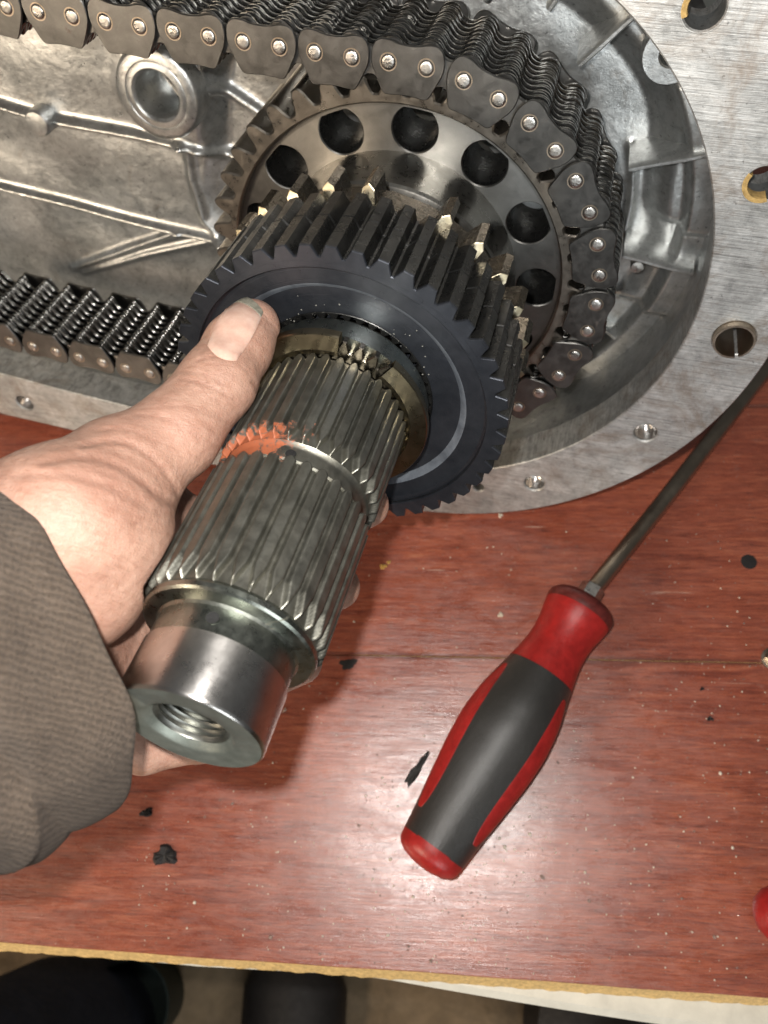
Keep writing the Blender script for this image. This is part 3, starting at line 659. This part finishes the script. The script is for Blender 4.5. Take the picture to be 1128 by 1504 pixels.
make('hex_bolster', prism([circle(.62, 6)], Lh * .985, Lh * 1.075, .06), M['pin'], sd, smooth=False)
# red tool at the right edge
tb_ = on_board(1140, 1345, 1.2)
Mr = Matrix.Translation(Vector(tb_) * K) @ Matrix.Rotation(deg(12), 4, 'Z') @ Matrix.Rotation(deg(90), 4, 'Y')
rt2 = thing('red_tool_handle', 'round end of a red tool handle poking in at the right edge of the board', 'tool', Mr)
make('handle_end', lathe([(0, -.9), (.45, -.82), (.85, -.6), (1.12, -.2), (1.2, .3), (1.2, 2.2), (1.05, 2.9), (1.0, 6)], 48), M['red'], rt2)
make('grip_sleeve', lathe([(1.2, 2.4), (1.26, 2.5), (1.26, 5.5), (1.1, 5.7)], 48), M['grip'], rt2)
bp = on_board(1138, 966, .35)
sb = thing('small_bolt', 'small grey bolt head at the right edge of the board by the plank joint', 'bolt', Matrix.Translation(Vector((bp[0], bp[1], 0)) * K))
make('bolt_head', prism([circle(.45, 6)], 0.002, .38, .06), M['rod'], sb, smooth=False); make('washer_face', lathe([(.5, 0.001), (.55, .03), (.55, .08), (.4, .1)], 24), M['rod'], sb)
# ---------------------------------------------------------------- grime, chips and crumbs
def chip(px, py, size, lab, mat, seed, stretch=1, ang=0, h=.08, cat='chip'):
    r = random.Random(seed); c = on_board(px, py, 0); n = 22
    P = []
    for i in range(n):
        a = 2 * math.pi * i / n; q = size * (.72 + .22 * r.random() + .16 * math.sin(3 * a + seed) + .08 * math.sin(5 * a + 2 * seed)); x, y = q * math.cos(a) * stretch, q * math.sin(a); x, y = (x, y) if cat != 'knot' else (size * (.95 + .05 * r.random()) * math.cos(a) * stretch, size * (.95 + .05 * r.random()) * math.sin(a)); P.append((x * math.cos(ang) - y * math.sin(ang), x * math.sin(ang) + y * math.cos(ang)))
    P = np.array(P); V = [(x, y, .002) for x, y in P] + [(x * .75, y * .75, h * (.5 + r.random()) if h > .02 else .008) for x, y in P] + [(0, 0, h)]
    Fc = [(i, (i + 1) % n, n + (i + 1) % n, n + i) for i in range(n)] + [(n + i, n + (i + 1) % n, 2 * n) for i in range(n)] + [tuple(range(n))]
    o = make('grime_chip', (V, Fc), mat, None, loc=(c[0], c[1], 0)); o['label'] = lab; o['category'] = cat; return o
chip(243, 1256, .55, 'largest black grime chip on the board, lower left below the sleeve', M['soot'], 3, 1.3, .1, .15)
chip(215, 1194, .24, 'small black chip just beyond the largest chip, beside the sleeve', M['soot'], 5, 1.6, .3, .1)
chip(612, 1131, .26, 'long thin black smear of grime to the left of the screwdriver handle', M['soot'], 8, 4.6, 1.0, .06)
chip(1043, 1056, .13, 'tiny black speck on the board right of the screwdriver handle', M['soot'], 9, 1.5, 0)
chip(1031, 1012, .09, 'tiniest black speck just above another speck, right of the handle', M['soot'], 10, 1.5, .5)
chip(1100, 825, .42, 'round dark burnt knot in the board near the right edge', M['soot'], 12, 1, 0, .01, 'knot')
chip(511, 975, .35, 'dark oily spot on the plank joint to the right of the shaft', M['soot'], 13, 1.5, .2, .01, 'stain')
chip(563, 832, .16, 'yellow crumb on the board beside the index fingertip shadow', M['yellow'], 14, 1.5, .2, .08, 'crumb')
chip(571, 826, .10, 'smaller yellow crumb touching the brightest yellow crumb', M['yellow'], 15, 1.5, .9, .08, 'crumb')
chip(735, 852 - 95, .14, 'pale crumb on the board between gear and screwdriver rod', M['crumb'], 16, 1.2, .9, .06, 'crumb')
chip(735, 903, .16, 'pale crumb on the board left of the screwdriver collar', M['crumb'], 17, 1.1, .4, .06, 'crumb')
cr = []
for _ in range(1300):
    px = random.uniform(200, 1128); py = random.uniform(960, 1440) if random.random() < .8 else random.uniform(780, 960)
    if random.random() < .35: px = random.gauss(690, 130); py = random.gauss(1270, 90)
    c = on_board(px, py, 0)
    if c[1] < eb(c[0]) + .15: continue
    s = random.uniform(.012, .045) * (2.2 if random.random() < .06 else 1); v, f = lathe([(0, s * .8), (s * .7, s * .55), (s, 0)], 7)
    v = np.asarray(v) * np.array([random.uniform(.7, 1.6), 1, 1]); cr.append(moved((v, f), (c[0], c[1], .001), rotz(random.uniform(0, 3))))
dp = [c for i, c in enumerate(cr) if i % 2]; cr = cr[::2]
o = make('liquid_beads', join(*dp), M['oil'], kind='stuff'); o['label'] = 'tiny clear liquid beads spattered over the wooden board'; o['category'] = 'droplets'
o = make('metal_crumbs', join(*cr), M['crumb'], kind='stuff'); o['label'] = 'fine pale crumbs and droplets scattered over the wooden board'; o['category'] = 'crumbs'
# ================================================================== person: hand, sleeve, legs
def skin_mat():
    m = N('skin'); col = m.ramp(m.noise(.45, 6, .6, dist=.5), [(.3, (.35, .200, .145)), (.55, (.44, .268, .20)), (.75, (.50, .32, .245))])
    col = m.mix(.35, col, m.ramp(m.noise(3.5, 5, .7), [(.35, (.72, .55, .48)), (.6, (1, 1, 1))]), 'MULTIPLY')
    col = m.mix(m.ramp(m.noise(.28, 3, .5), [(.45, 0.), (.7, .25)]), col, (.50, .25, .19))
    dirt = m.ramp(m.noise(1.1, 8, .8, dist=1.2), [(.60, 0.), (.8, .5)]); col = m.mix(dirt, col, (.19, .115, .08)); ln_ = m.nd('Mapping'); ln_.inputs['Rotation'].default_value = (.3, .2, .9); ln_.inputs['Scale'].default_value = (2, 12, 2); m.l(m.co, ln_.inputs[0]); col = m.mix(.35, col, m.ramp(m.noise(1, 6, .75, co=ln_.outputs[0], dist=.6), [(.36, (.55, .42, .36)), (.5, (1, 1, 1))]), 'MULTIPLY')
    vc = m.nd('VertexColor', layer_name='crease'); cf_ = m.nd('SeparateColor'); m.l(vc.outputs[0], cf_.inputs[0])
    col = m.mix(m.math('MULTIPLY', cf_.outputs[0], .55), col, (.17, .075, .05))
    m.set('Base Color', col); m.set('Roughness', m.ramp(m.noise(5, 4), [(.3, .40), (.7, .56)])); m.set('Subsurface Weight', .12); m.b.inputs['Subsurface Radius'].default_value = (.006, .0022, .0012); m.set('Subsurface Scale', .6)
    fine = m.nd('Mapping'); fine.inputs['Scale'].default_value = (1, 1, 1); m.l(m.co, fine.inputs[0])
    m.bump(m.vor(14, 'DISTANCE_TO_EDGE'), .012); m.bump(m.noise(22, 4, .7), .010); m.bump(m.noise(3, 6, .65), .05)
    return m.m
M['skin'] = skin_mat()
mn = N('thumb_nail'); mn.set('Base Color', mn.ramp(mn.noise(2.0, 5, .6), [(.3, (.50, .30, .235)), (.7, (.64, .45, .36))])); mn.set('Roughness', .26); mn.set('Subsurface Weight', .15); mn.b.inputs['Subsurface Radius'].default_value = (.004, .002, .001)
mn.bump(mn.noise(1, 3, .5, co=mn.scale((12, 12, 12))), .004); M['nail'] = mn.m
M['naildirt'] = plain('nail_grime', (.20, .19, .15), .6, .4, 6).m
person = thing('person', 'person in a grey-brown knit sleeve holding the splined shaft in one oily hand', 'person', Matrix.Identity(4))
P3 = lambda px, py, z: np.array(cam_pt(px, py, z))
palm = [ # (a, b, ra, rb)
    ((172, 700, 20.6), (90, 775, 19.2), 1.42, 2.0), ((90, 775, 19.3), (-60, 860, 19.4), 1.9, 2.0),
    ((140, 790, 20.0), (105, 850, 19.6), 1.98, 1.75), ((105, 850, 19.8), (-40, 930, 19.6), 1.7, 2.0),
    ((-60, 860, 19.4), (-260, 1010, 17.2), 2.0, 2.2), ((-60, 960, 19.6), (-260, 1080, 17.2), 2.1, 2.3),
    ((60, 900, 20.6), (222, 745, 25.2), 1.5, 1.05), ((60, 930, 20.8), (205, 850, 24.6), 1.5, 1.05), ((60, 970, 20.8), (190, 950, 23.9), 1.5, 1.0), ((60, 1010, 20.6), (165, 1050, 23.0), 1.5, .95),
    ((215, 760, 25.0), (170, 1040, 23.2), .85, .85), ((172, 700, 21.0), (225, 745, 24.6), 1.2, .9)]
thumb = [((371, 480, 23.55), (350, 510, 23.1), .82, .96), ((350, 510, 23.1), (320, 562, 22.4), .96, 1.04), ((320, 562, 22.4), (256, 640, 21.5), 1.05, 1.17), ((256, 640, 21.5), (178, 698, 20.6), 1.17, 1.38)]
fingers = [
    [((222, 740, 25.2), (330, 800, 27.4), 1.0, .92), ((330, 800, 27.4), (455, 780, 27.6), .90, .84), ((455, 780, 27.6), (538, 742, 26.2), .84, .76)],
    [((205, 850, 24.6), (300, 905, 26.4), 1.0, .92), ((300, 905, 26.4), (415, 893, 26.4), .9, .82), ((415, 893, 26.4), (495, 862, 25.0), .82, .74)],
    [((190, 950, 23.9), (270, 1000, 25.2), .95, .88), ((270, 1000, 25.2), (370, 1000, 25.2), .86, .8), ((370, 1000, 25.2), (440, 972, 24.0), .8, .7)],
    [((165, 1050, 23.0), (212, 1098, 23.8), .88, .76), ((212, 1098, 23.8), (300, 1085, 24.2), .76, .68), ((300, 1085, 24.2), (360, 1060, 23.6), .68, .6)]]
def cap_sdf(P, a, b, ra, rb):
    a = P3(*a); b = P3(*b); ba = b - a; t = np.clip(((P - a) @ ba) / (ba @ ba), 0, 1)
    return np.linalg.norm(P - a - t[:, None] * ba, axis=1) - (ra + (rb - ra) * t)
def smin(a, b, k): h = np.clip(.5 + .5 * (b - a) / k, 0, 1); return b + (a - b) * h - k * h * (1 - h)
def hand_sdf(P):
    f = None
    for c in palm: d = cap_sdf(P, *c); f = d if f is None else smin(f, d, .75)
    th_ = None
    for c in thumb: d = cap_sdf(P, *c); th_ = d if th_ is None else smin(th_, d, .35)
    f = smin(f, th_, .55)
    fg = None
    for fi in fingers:
        g = None
        for c in fi: d = cap_sdf(P, *c); g = d if g is None else smin(g, d, .25)
        fg = g if fg is None else smin(fg, g, .06)
    f = smin(f, fg, .4)
    # keep the skin off the metal: press against the shaft
    q = P - CG; t = q @ nG; rad = np.linalg.norm(q - t[:, None] * nG, axis=1)
    r_sh = np.where(t < .72, 3.17, np.where(t < 9.3, 2.49, 1.92)); ds = r_sh + .02 - rad
    ds = np.where(t > 12.1, -1, ds); fr_ = (t - (-.25)) ; gear = np.where((rad < 5.6), -(t + .30), -5)
    return np.maximum(np.maximum(f, ds), gear)
# rough voxel skin to start from
bm = bmesh.new()
for a, b, ra, rb in palm + thumb + [c for fi in fingers for c in fi]:
    A_, B_ = P3(*a), P3(*b); n = max(2, int(np.linalg.norm(B_ - A_) / .5))
    for k in range(n + 1):
        q = k / n; c = A_ + (B_ - A_) * q
        bmesh.ops.create_icosphere(bm, subdivisions=2, radius=(ra + (rb - ra) * q) * 1.04, matrix=Matrix.Translation(Vector(c)))
me = bpy.data.meshes.new('rough'); bm.to_mesh(me); bm.free(); ro = link(bpy.data.objects.new('rough', me))
md = ro.modifiers.new('r', 'REMESH'); md.mode = 'VOXEL'; md.voxel_size = .085; md.use_smooth_shade = True
dg = bpy.context.evaluated_depsgraph_get(); ev = ro.evaluated_get(dg); hm = bpy.data.meshes.new_from_object(ev)
bpy.data.objects.remove(ro); n = len(hm.vertices); co = np.empty(n * 3); hm.vertices.foreach_get('co', co); P = co.reshape(-1, 3).astype(float)
eps = .01
def grad(P):
    return np.stack([(hand_sdf(P + e) - hand_sdf(P - e)) / (2 * eps) for e in np.eye(3) * eps], 1)
ed = np.empty(len(hm.edges) * 2, int); hm.edges.foreach_get('vertices', ed); ed = ed.reshape(-1, 2)
deg_ = np.bincount(ed.ravel(), minlength=n)
def relax(P, w=.5):
    s = np.zeros_like(P); np.add.at(s, ed[:, 0], P[ed[:, 1]]); np.add.at(s, ed[:, 1], P[ed[:, 0]]); return P * (1 - w) + w * s / deg_[:, None]
for it in range(5):
    f = hand_sdf(P); G = grad(P); P = P - (f / np.maximum((G * G).sum(1), .2))[:, None] * G * .9
    if it < 4: P = relax(P, .45)
G = grad(P); G /= np.linalg.norm(G, axis=1)[:, None] + 1e-9
# creases, given where the photograph shows them, cut into the skin that faces the lens
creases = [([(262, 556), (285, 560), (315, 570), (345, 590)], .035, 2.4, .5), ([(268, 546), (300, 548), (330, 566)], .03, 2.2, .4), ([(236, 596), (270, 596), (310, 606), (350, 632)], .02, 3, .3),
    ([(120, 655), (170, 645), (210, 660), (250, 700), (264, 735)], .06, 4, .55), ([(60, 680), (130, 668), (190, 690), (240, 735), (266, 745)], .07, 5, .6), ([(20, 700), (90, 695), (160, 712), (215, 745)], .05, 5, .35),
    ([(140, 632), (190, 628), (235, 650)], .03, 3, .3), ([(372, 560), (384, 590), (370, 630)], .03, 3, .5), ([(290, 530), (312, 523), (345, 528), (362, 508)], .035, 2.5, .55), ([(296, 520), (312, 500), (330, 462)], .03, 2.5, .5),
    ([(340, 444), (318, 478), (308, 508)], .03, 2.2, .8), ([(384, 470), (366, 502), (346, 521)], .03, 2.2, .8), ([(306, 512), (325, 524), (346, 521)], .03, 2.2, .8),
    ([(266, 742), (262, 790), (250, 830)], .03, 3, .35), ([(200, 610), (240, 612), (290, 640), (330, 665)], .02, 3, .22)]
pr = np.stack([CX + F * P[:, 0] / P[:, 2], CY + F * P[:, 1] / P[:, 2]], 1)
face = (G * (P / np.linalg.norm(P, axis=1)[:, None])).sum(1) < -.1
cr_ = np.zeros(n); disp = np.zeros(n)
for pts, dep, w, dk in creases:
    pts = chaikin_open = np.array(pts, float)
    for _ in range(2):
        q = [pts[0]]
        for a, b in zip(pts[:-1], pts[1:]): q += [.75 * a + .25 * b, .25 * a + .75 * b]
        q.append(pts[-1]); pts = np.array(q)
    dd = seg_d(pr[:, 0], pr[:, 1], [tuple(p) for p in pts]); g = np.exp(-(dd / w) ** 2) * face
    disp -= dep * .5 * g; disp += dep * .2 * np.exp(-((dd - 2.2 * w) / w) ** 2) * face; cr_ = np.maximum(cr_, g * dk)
# skin tinted dark red-brown where the hand meets the metal
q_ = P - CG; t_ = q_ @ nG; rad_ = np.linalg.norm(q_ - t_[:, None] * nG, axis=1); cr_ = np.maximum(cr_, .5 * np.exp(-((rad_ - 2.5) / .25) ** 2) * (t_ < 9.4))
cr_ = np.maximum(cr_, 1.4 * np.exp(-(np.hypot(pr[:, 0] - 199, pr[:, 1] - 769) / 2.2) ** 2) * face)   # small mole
nc = P3(338, 484, 22.25); tdir = P3(374, 478, 23.55) - P3(318, 562, 22.4)
tdir = P3(366, 446, 22.9) - P3(322, 520, 22.3); tdir /= np.linalg.norm(tdir)
P = P + G * disp[:, None]
Pw = (P - O) @ R.T * K
hm.vertices.foreach_set('co', Pw.ravel().astype(np.float32)); hm.update()
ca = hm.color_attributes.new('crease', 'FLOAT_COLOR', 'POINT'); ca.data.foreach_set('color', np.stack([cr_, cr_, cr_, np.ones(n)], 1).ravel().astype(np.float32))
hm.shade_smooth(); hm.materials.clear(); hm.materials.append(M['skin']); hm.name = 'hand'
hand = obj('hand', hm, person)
def W_mesh(V): return [W(v) for v in V]
# nail: a curved plate laid on the thumb surface
def surf_hit(px, py):
    d = ray(px, py); d /= np.linalg.norm(d); s = 20.0 * np.linalg.norm(ray(px, py)) * 0 + 20.0
    p = d[None] * s; best = (1e9, p)
    for _ in range(120):
        f = hand_sdf(p)[0]
        if f < best[0]: best = (f, p)
        if abs(f) < 1e-4 or np.linalg.norm(p) > 32: break
        p = p + d[None] * f * .8
    p = best[1]
    for _ in range(4):
        g = grad(p); p = p - (hand_sdf(p) / np.maximum((g * g).sum(1), .2))[:, None] * g
    return p[0]
def px_of(u, v):            # nail coordinates: u across -1..1, v along 0 cuticle .. 1 free edge
    c0 = np.array([326., 519.]); c1 = np.array([362., 450.]); ax_ = c1 - c0; L = np.linalg.norm(ax_); ax_ /= L; pe = np.array([ax_[1], -ax_[0]]) * -1
    hw = 24 + 4 * math.sin(v * math.pi * .8); vv = v * (1 + .0) ; bow = 7 * (1 - u * u)
    return c0 + ax_ * (vv * L + (bow if v > .5 else -bow) * abs(2 * v - 1)) - pe * (u * hw)
def nail(v0, v1, off, thick):
    nu, nv = 15, 15; V = []
    for L_ in (0, 1):
        for i in range(nv):
            for j in range(nu):
                v = v0 + (v1 - v0) * i / (nv - 1); u = j / (nu - 1) * 2 - 1; p = surf_hit(*px_of(u, v)); g = grad(p[None])[0]; g /= np.linalg.norm(g)
                edge = 1 if (0 < i and 0 < j < nu - 1 and i < nv - 1) else 0
                V.append(W(p + g * ((off + thick * (1 - .35 * u * u) * edge) if L_ == 0 else -.06)))
    Fc = [(i * nu + j, i * nu + j + 1, (i + 1) * nu + j + 1, (i + 1) * nu + j) for i in range(nv - 1) for j in range(nu - 1)]
    o = nu * nv; rim = [(0, j) for j in range(nu)] + [(i, nu - 1) for i in range(1, nv)] + [(nv - 1, j) for j in range(nu - 2, -1, -1)] + [(i, 0) for i in range(nv - 2, 0, -1)]
    for a, b in zip(rim, rim[1:] + rim[:1]): A_ = a[0] * nu + a[1]; B_ = b[0] * nu + b[1]; Fc.append((A_, B_, o + B_, o + A_))
    return V, Fc
make('thumb_nail', nail(0, .95, .014, .055), M['nail'], person, angle=60)
make('nail_grime', nail(.93, 1.05, .006, .05), M['naildirt'], person, angle=60)
# sleeve
def knit():
    m = N('grey_brown_knit'); uv = m.nd('UVMap'); mp = m.nd('Mapping'); m.l(uv.outputs[0], mp.inputs[0]); co = mp.outputs[0]
    mp.inputs['Rotation'].default_value = (0, 0, .85)
    w1 = m.nd('TexWave', wave_type='BANDS', bands_direction='X'); w1.inputs['Scale'].default_value = 2.1; w1.inputs['Distortion'].default_value = 3.2; w1.inputs['Detail'].default_value = 4; w1.inputs['Detail Scale'].default_value = 2; m.l(co, w1.inputs['Vector'])
    w2 = m.nd('TexWave', wave_type='BANDS', bands_direction='Y'); w2.inputs['Scale'].default_value = 2.3; w2.inputs['Distortion'].default_value = 3.5; w2.inputs['Detail'].default_value = 4; w2.inputs['Detail Scale'].default_value = 2; m.l(co, w2.inputs['Vector'])
    h = m.math('ADD', w1.outputs['Fac'], m.math('MULTIPLY', w2.outputs['Fac'], .35))
    col = m.ramp(m.noise(.5, 8, .75), [(.3, (.080, .058, .042)), (.7, (.165, .124, .092))])
    col = m.mix(.7, col, m.ramp(h, [(.2, .6), (.9, 1.1)]), 'MULTIPLY'); col = m.mix(.5, col, m.ramp(m.noise(14, 4, .8), [(.3, .5), (.7, 1.3)]), 'MULTIPLY')
    m.set('Base Color', col); m.set('Roughness', .95); m.set('Specular IOR Level', .15); m.set('Sheen Weight', .12); m.set('Sheen Roughness', .5)
    m.bump(h, .04); m.bump(m.noise(11, 6, .85), .10); m.bump(m.noise(2.2, 5, .7), .10); m.bump(m.noise(.7, 4, .5), .18)
    return m.m
M['knit'] = knit()
def sleeve():
    c0 = P3(36, 942, 19.6); c1 = P3(-236, 1085, 16.6)
    a = c1 - c0; Ls = np.linalg.norm(a); a /= Ls; view = c0 / np.linalg.norm(c0)
    w = np.cross(a, view); w /= np.linalg.norm(w); qv = np.cross(a, w); qv = qv if qv @ view < 0 else -qv
    w = w if w[1] > 0 else -w
    nth, ns = 150, 120; V = []; UV = []
    # first rings roll the hem inward, then run up the arm
    rings = [(.9, -.30), (.5, -.28), (.15, -.24), (0, -.15), (-.06, -.05), (0, .03), (.12, .06)] + [(s, .05) for s in np.linspace(.3, 13, ns)]
    al = 0
    for k, (s, dr) in enumerate(rings):
        for i in range(nth):
            t = 2 * math.pi * i / nth; ct, st = math.cos(t), math.sin(t)
            rw = 4.60 - .48 * min(1, max(0, s) / 3); rq = 3.9 + .02 * s
            fold = .36 * math.sin(s * .9 + 2.6 * math.sin(t + .4)) * min(1, .15 + max(0, s) / 2.5) + .18 * math.sin(s * 2.3 + 3 * math.cos(t * 2)) * min(1, max(0, s) / 2) + .12 * math.sin(3 * t + s * .5) * min(1, .3 + max(0, s) / 3) + .04 * math.sin(7 * t + 1.4 * s) + .34 * (1 - abs(math.sin(s * .62 + 1.5 * math.sin(t + .7) + .3))) ** 3 * min(1, .1 + max(0, s) / 2) - .16 * (1 - abs(math.sin(s * 1.15 - 1.9 * math.sin(t - .5) + 1.1))) ** 4 * min(1, max(0, s) / 1.5)
            # cuff edge bulge
            sb_ = s + (.16 * math.sin(2 * t + 1) + .09 * math.sin(5 * t) + .04 * math.sin(11 * t))
            p = c0 + a * sb_ + w * ((rw + dr + fold) * ct) + qv * ((rq + dr + fold) * st); V.append(W(p)); UV.append((s * 1.0, t * 3.9))
    m = nth; Fc = [(k * m + i, k * m + (i + 1) % m, (k + 1) * m + (i + 1) % m, (k + 1) * m + i) for k in range(len(rings) - 1) for i in range(m)]
    return V, Fc, UV
sv, sf, suv = sleeve()
sm_ = mesh_data('sleeve', sv, sf, True, 180, M['knit']); ul = sm_.uv_layers.new(name='UVMap')
lv_ = np.empty(len(sm_.loops), int); sm_.loops.foreach_get('vertex_index', lv_); ul.data.foreach_set('uv', np.array(suv)[lv_].ravel().astype(np.float32))
obj('sleeve', sm_, person)
# legs far below the table edge
lp = lambda px, py, h: on_board(px, py, h)
def leg(px0, px1, name, mat, h0, h1, par):
    a = lp(px0, 1470, h0); b = lp(px1, 1470, h0); c = (a + b) / 2; r = abs(b[0] - a[0]) / 2
    return a, b, c, r
a, b, c, r = leg(-110, 150, 'trouser_leg', None, -55, 0, person)
make('trouser_leg', tube([(c[0], c[1] - 8, -76.8), (c[0], c[1] - 7, -66), (c[0] - 1, c[1] - 9, -50), (c[0] - 3, c[1] - 14, -30)], [r * .95, r, r * 1.05, r * 1.1], 40), M['navy'], person)
def shoe(px, w, name_mat, ln=26):
    c = lp(px, 1440, -74); V = []
    prof = [(0, .1), (1.2, .55), (3, .8), (6, 1), (10, 1.0), (16, .86), (22, .9), (26, .75), (27, .1)]
    sh = []
    for s, k in prof:
        for i in range(20):
            t = 2 * math.pi * i / 20; sh.append((c[0] + w * k * math.cos(t), c[1] + 5.5 - s, -77 + 4.2 + max(-4.19, 4.2 * k * math.sin(t) * (1 + .4 * (s > 14)))))
    Fc = [(k * 20 + i, k * 20 + (i + 1) % 20, (k + 1) * 20 + (i + 1) % 20, (k + 1) * 20 + i) for k in range(len(prof) - 1) for i in range(20)]
    return sh, Fc
make('shoe', shoe(437, 6.6, None), M['shoe'], person, angle=60)
bn = on_board(195, 1450, -70)
bin_ = thing('dark_bin', 'dark green bin on the floor behind the trouser leg, under the board edge', 'bin', Matrix.Translation(Vector((bn[0], bn[1] - 2, -77)) * K))
make('bin_body', lathe([(0, 0.01), (4.6, .01), (5.2, 8), (5.3, 8.1), (5.05, 8.1), (4.5, .6), (0, .6)], 40), plain('dark_green_plastic', (.012, .022, .018), .5).m, bin_)
rb = on_board(900, 1520, -72)
bag = thing('dark_bag', 'dark bag on the floor below the white table edge at right', 'bag', Matrix.Translation(Vector((rb[0], rb[1], -77)) * K))
make('bag_body', lathe([(0, 0.01), (9, .01), (10.5, 3), (9, 6.5), (5, 8), (0, 8.4)], 40), M['shoe'], bag)
make('bag_handle', tube([(-4 + 8 * q, 0, 7.8 + 2.5 * math.sin(q * math.pi)) for q in np.linspace(0, 1, 14)], .5, 10), M['shoe'], bag)
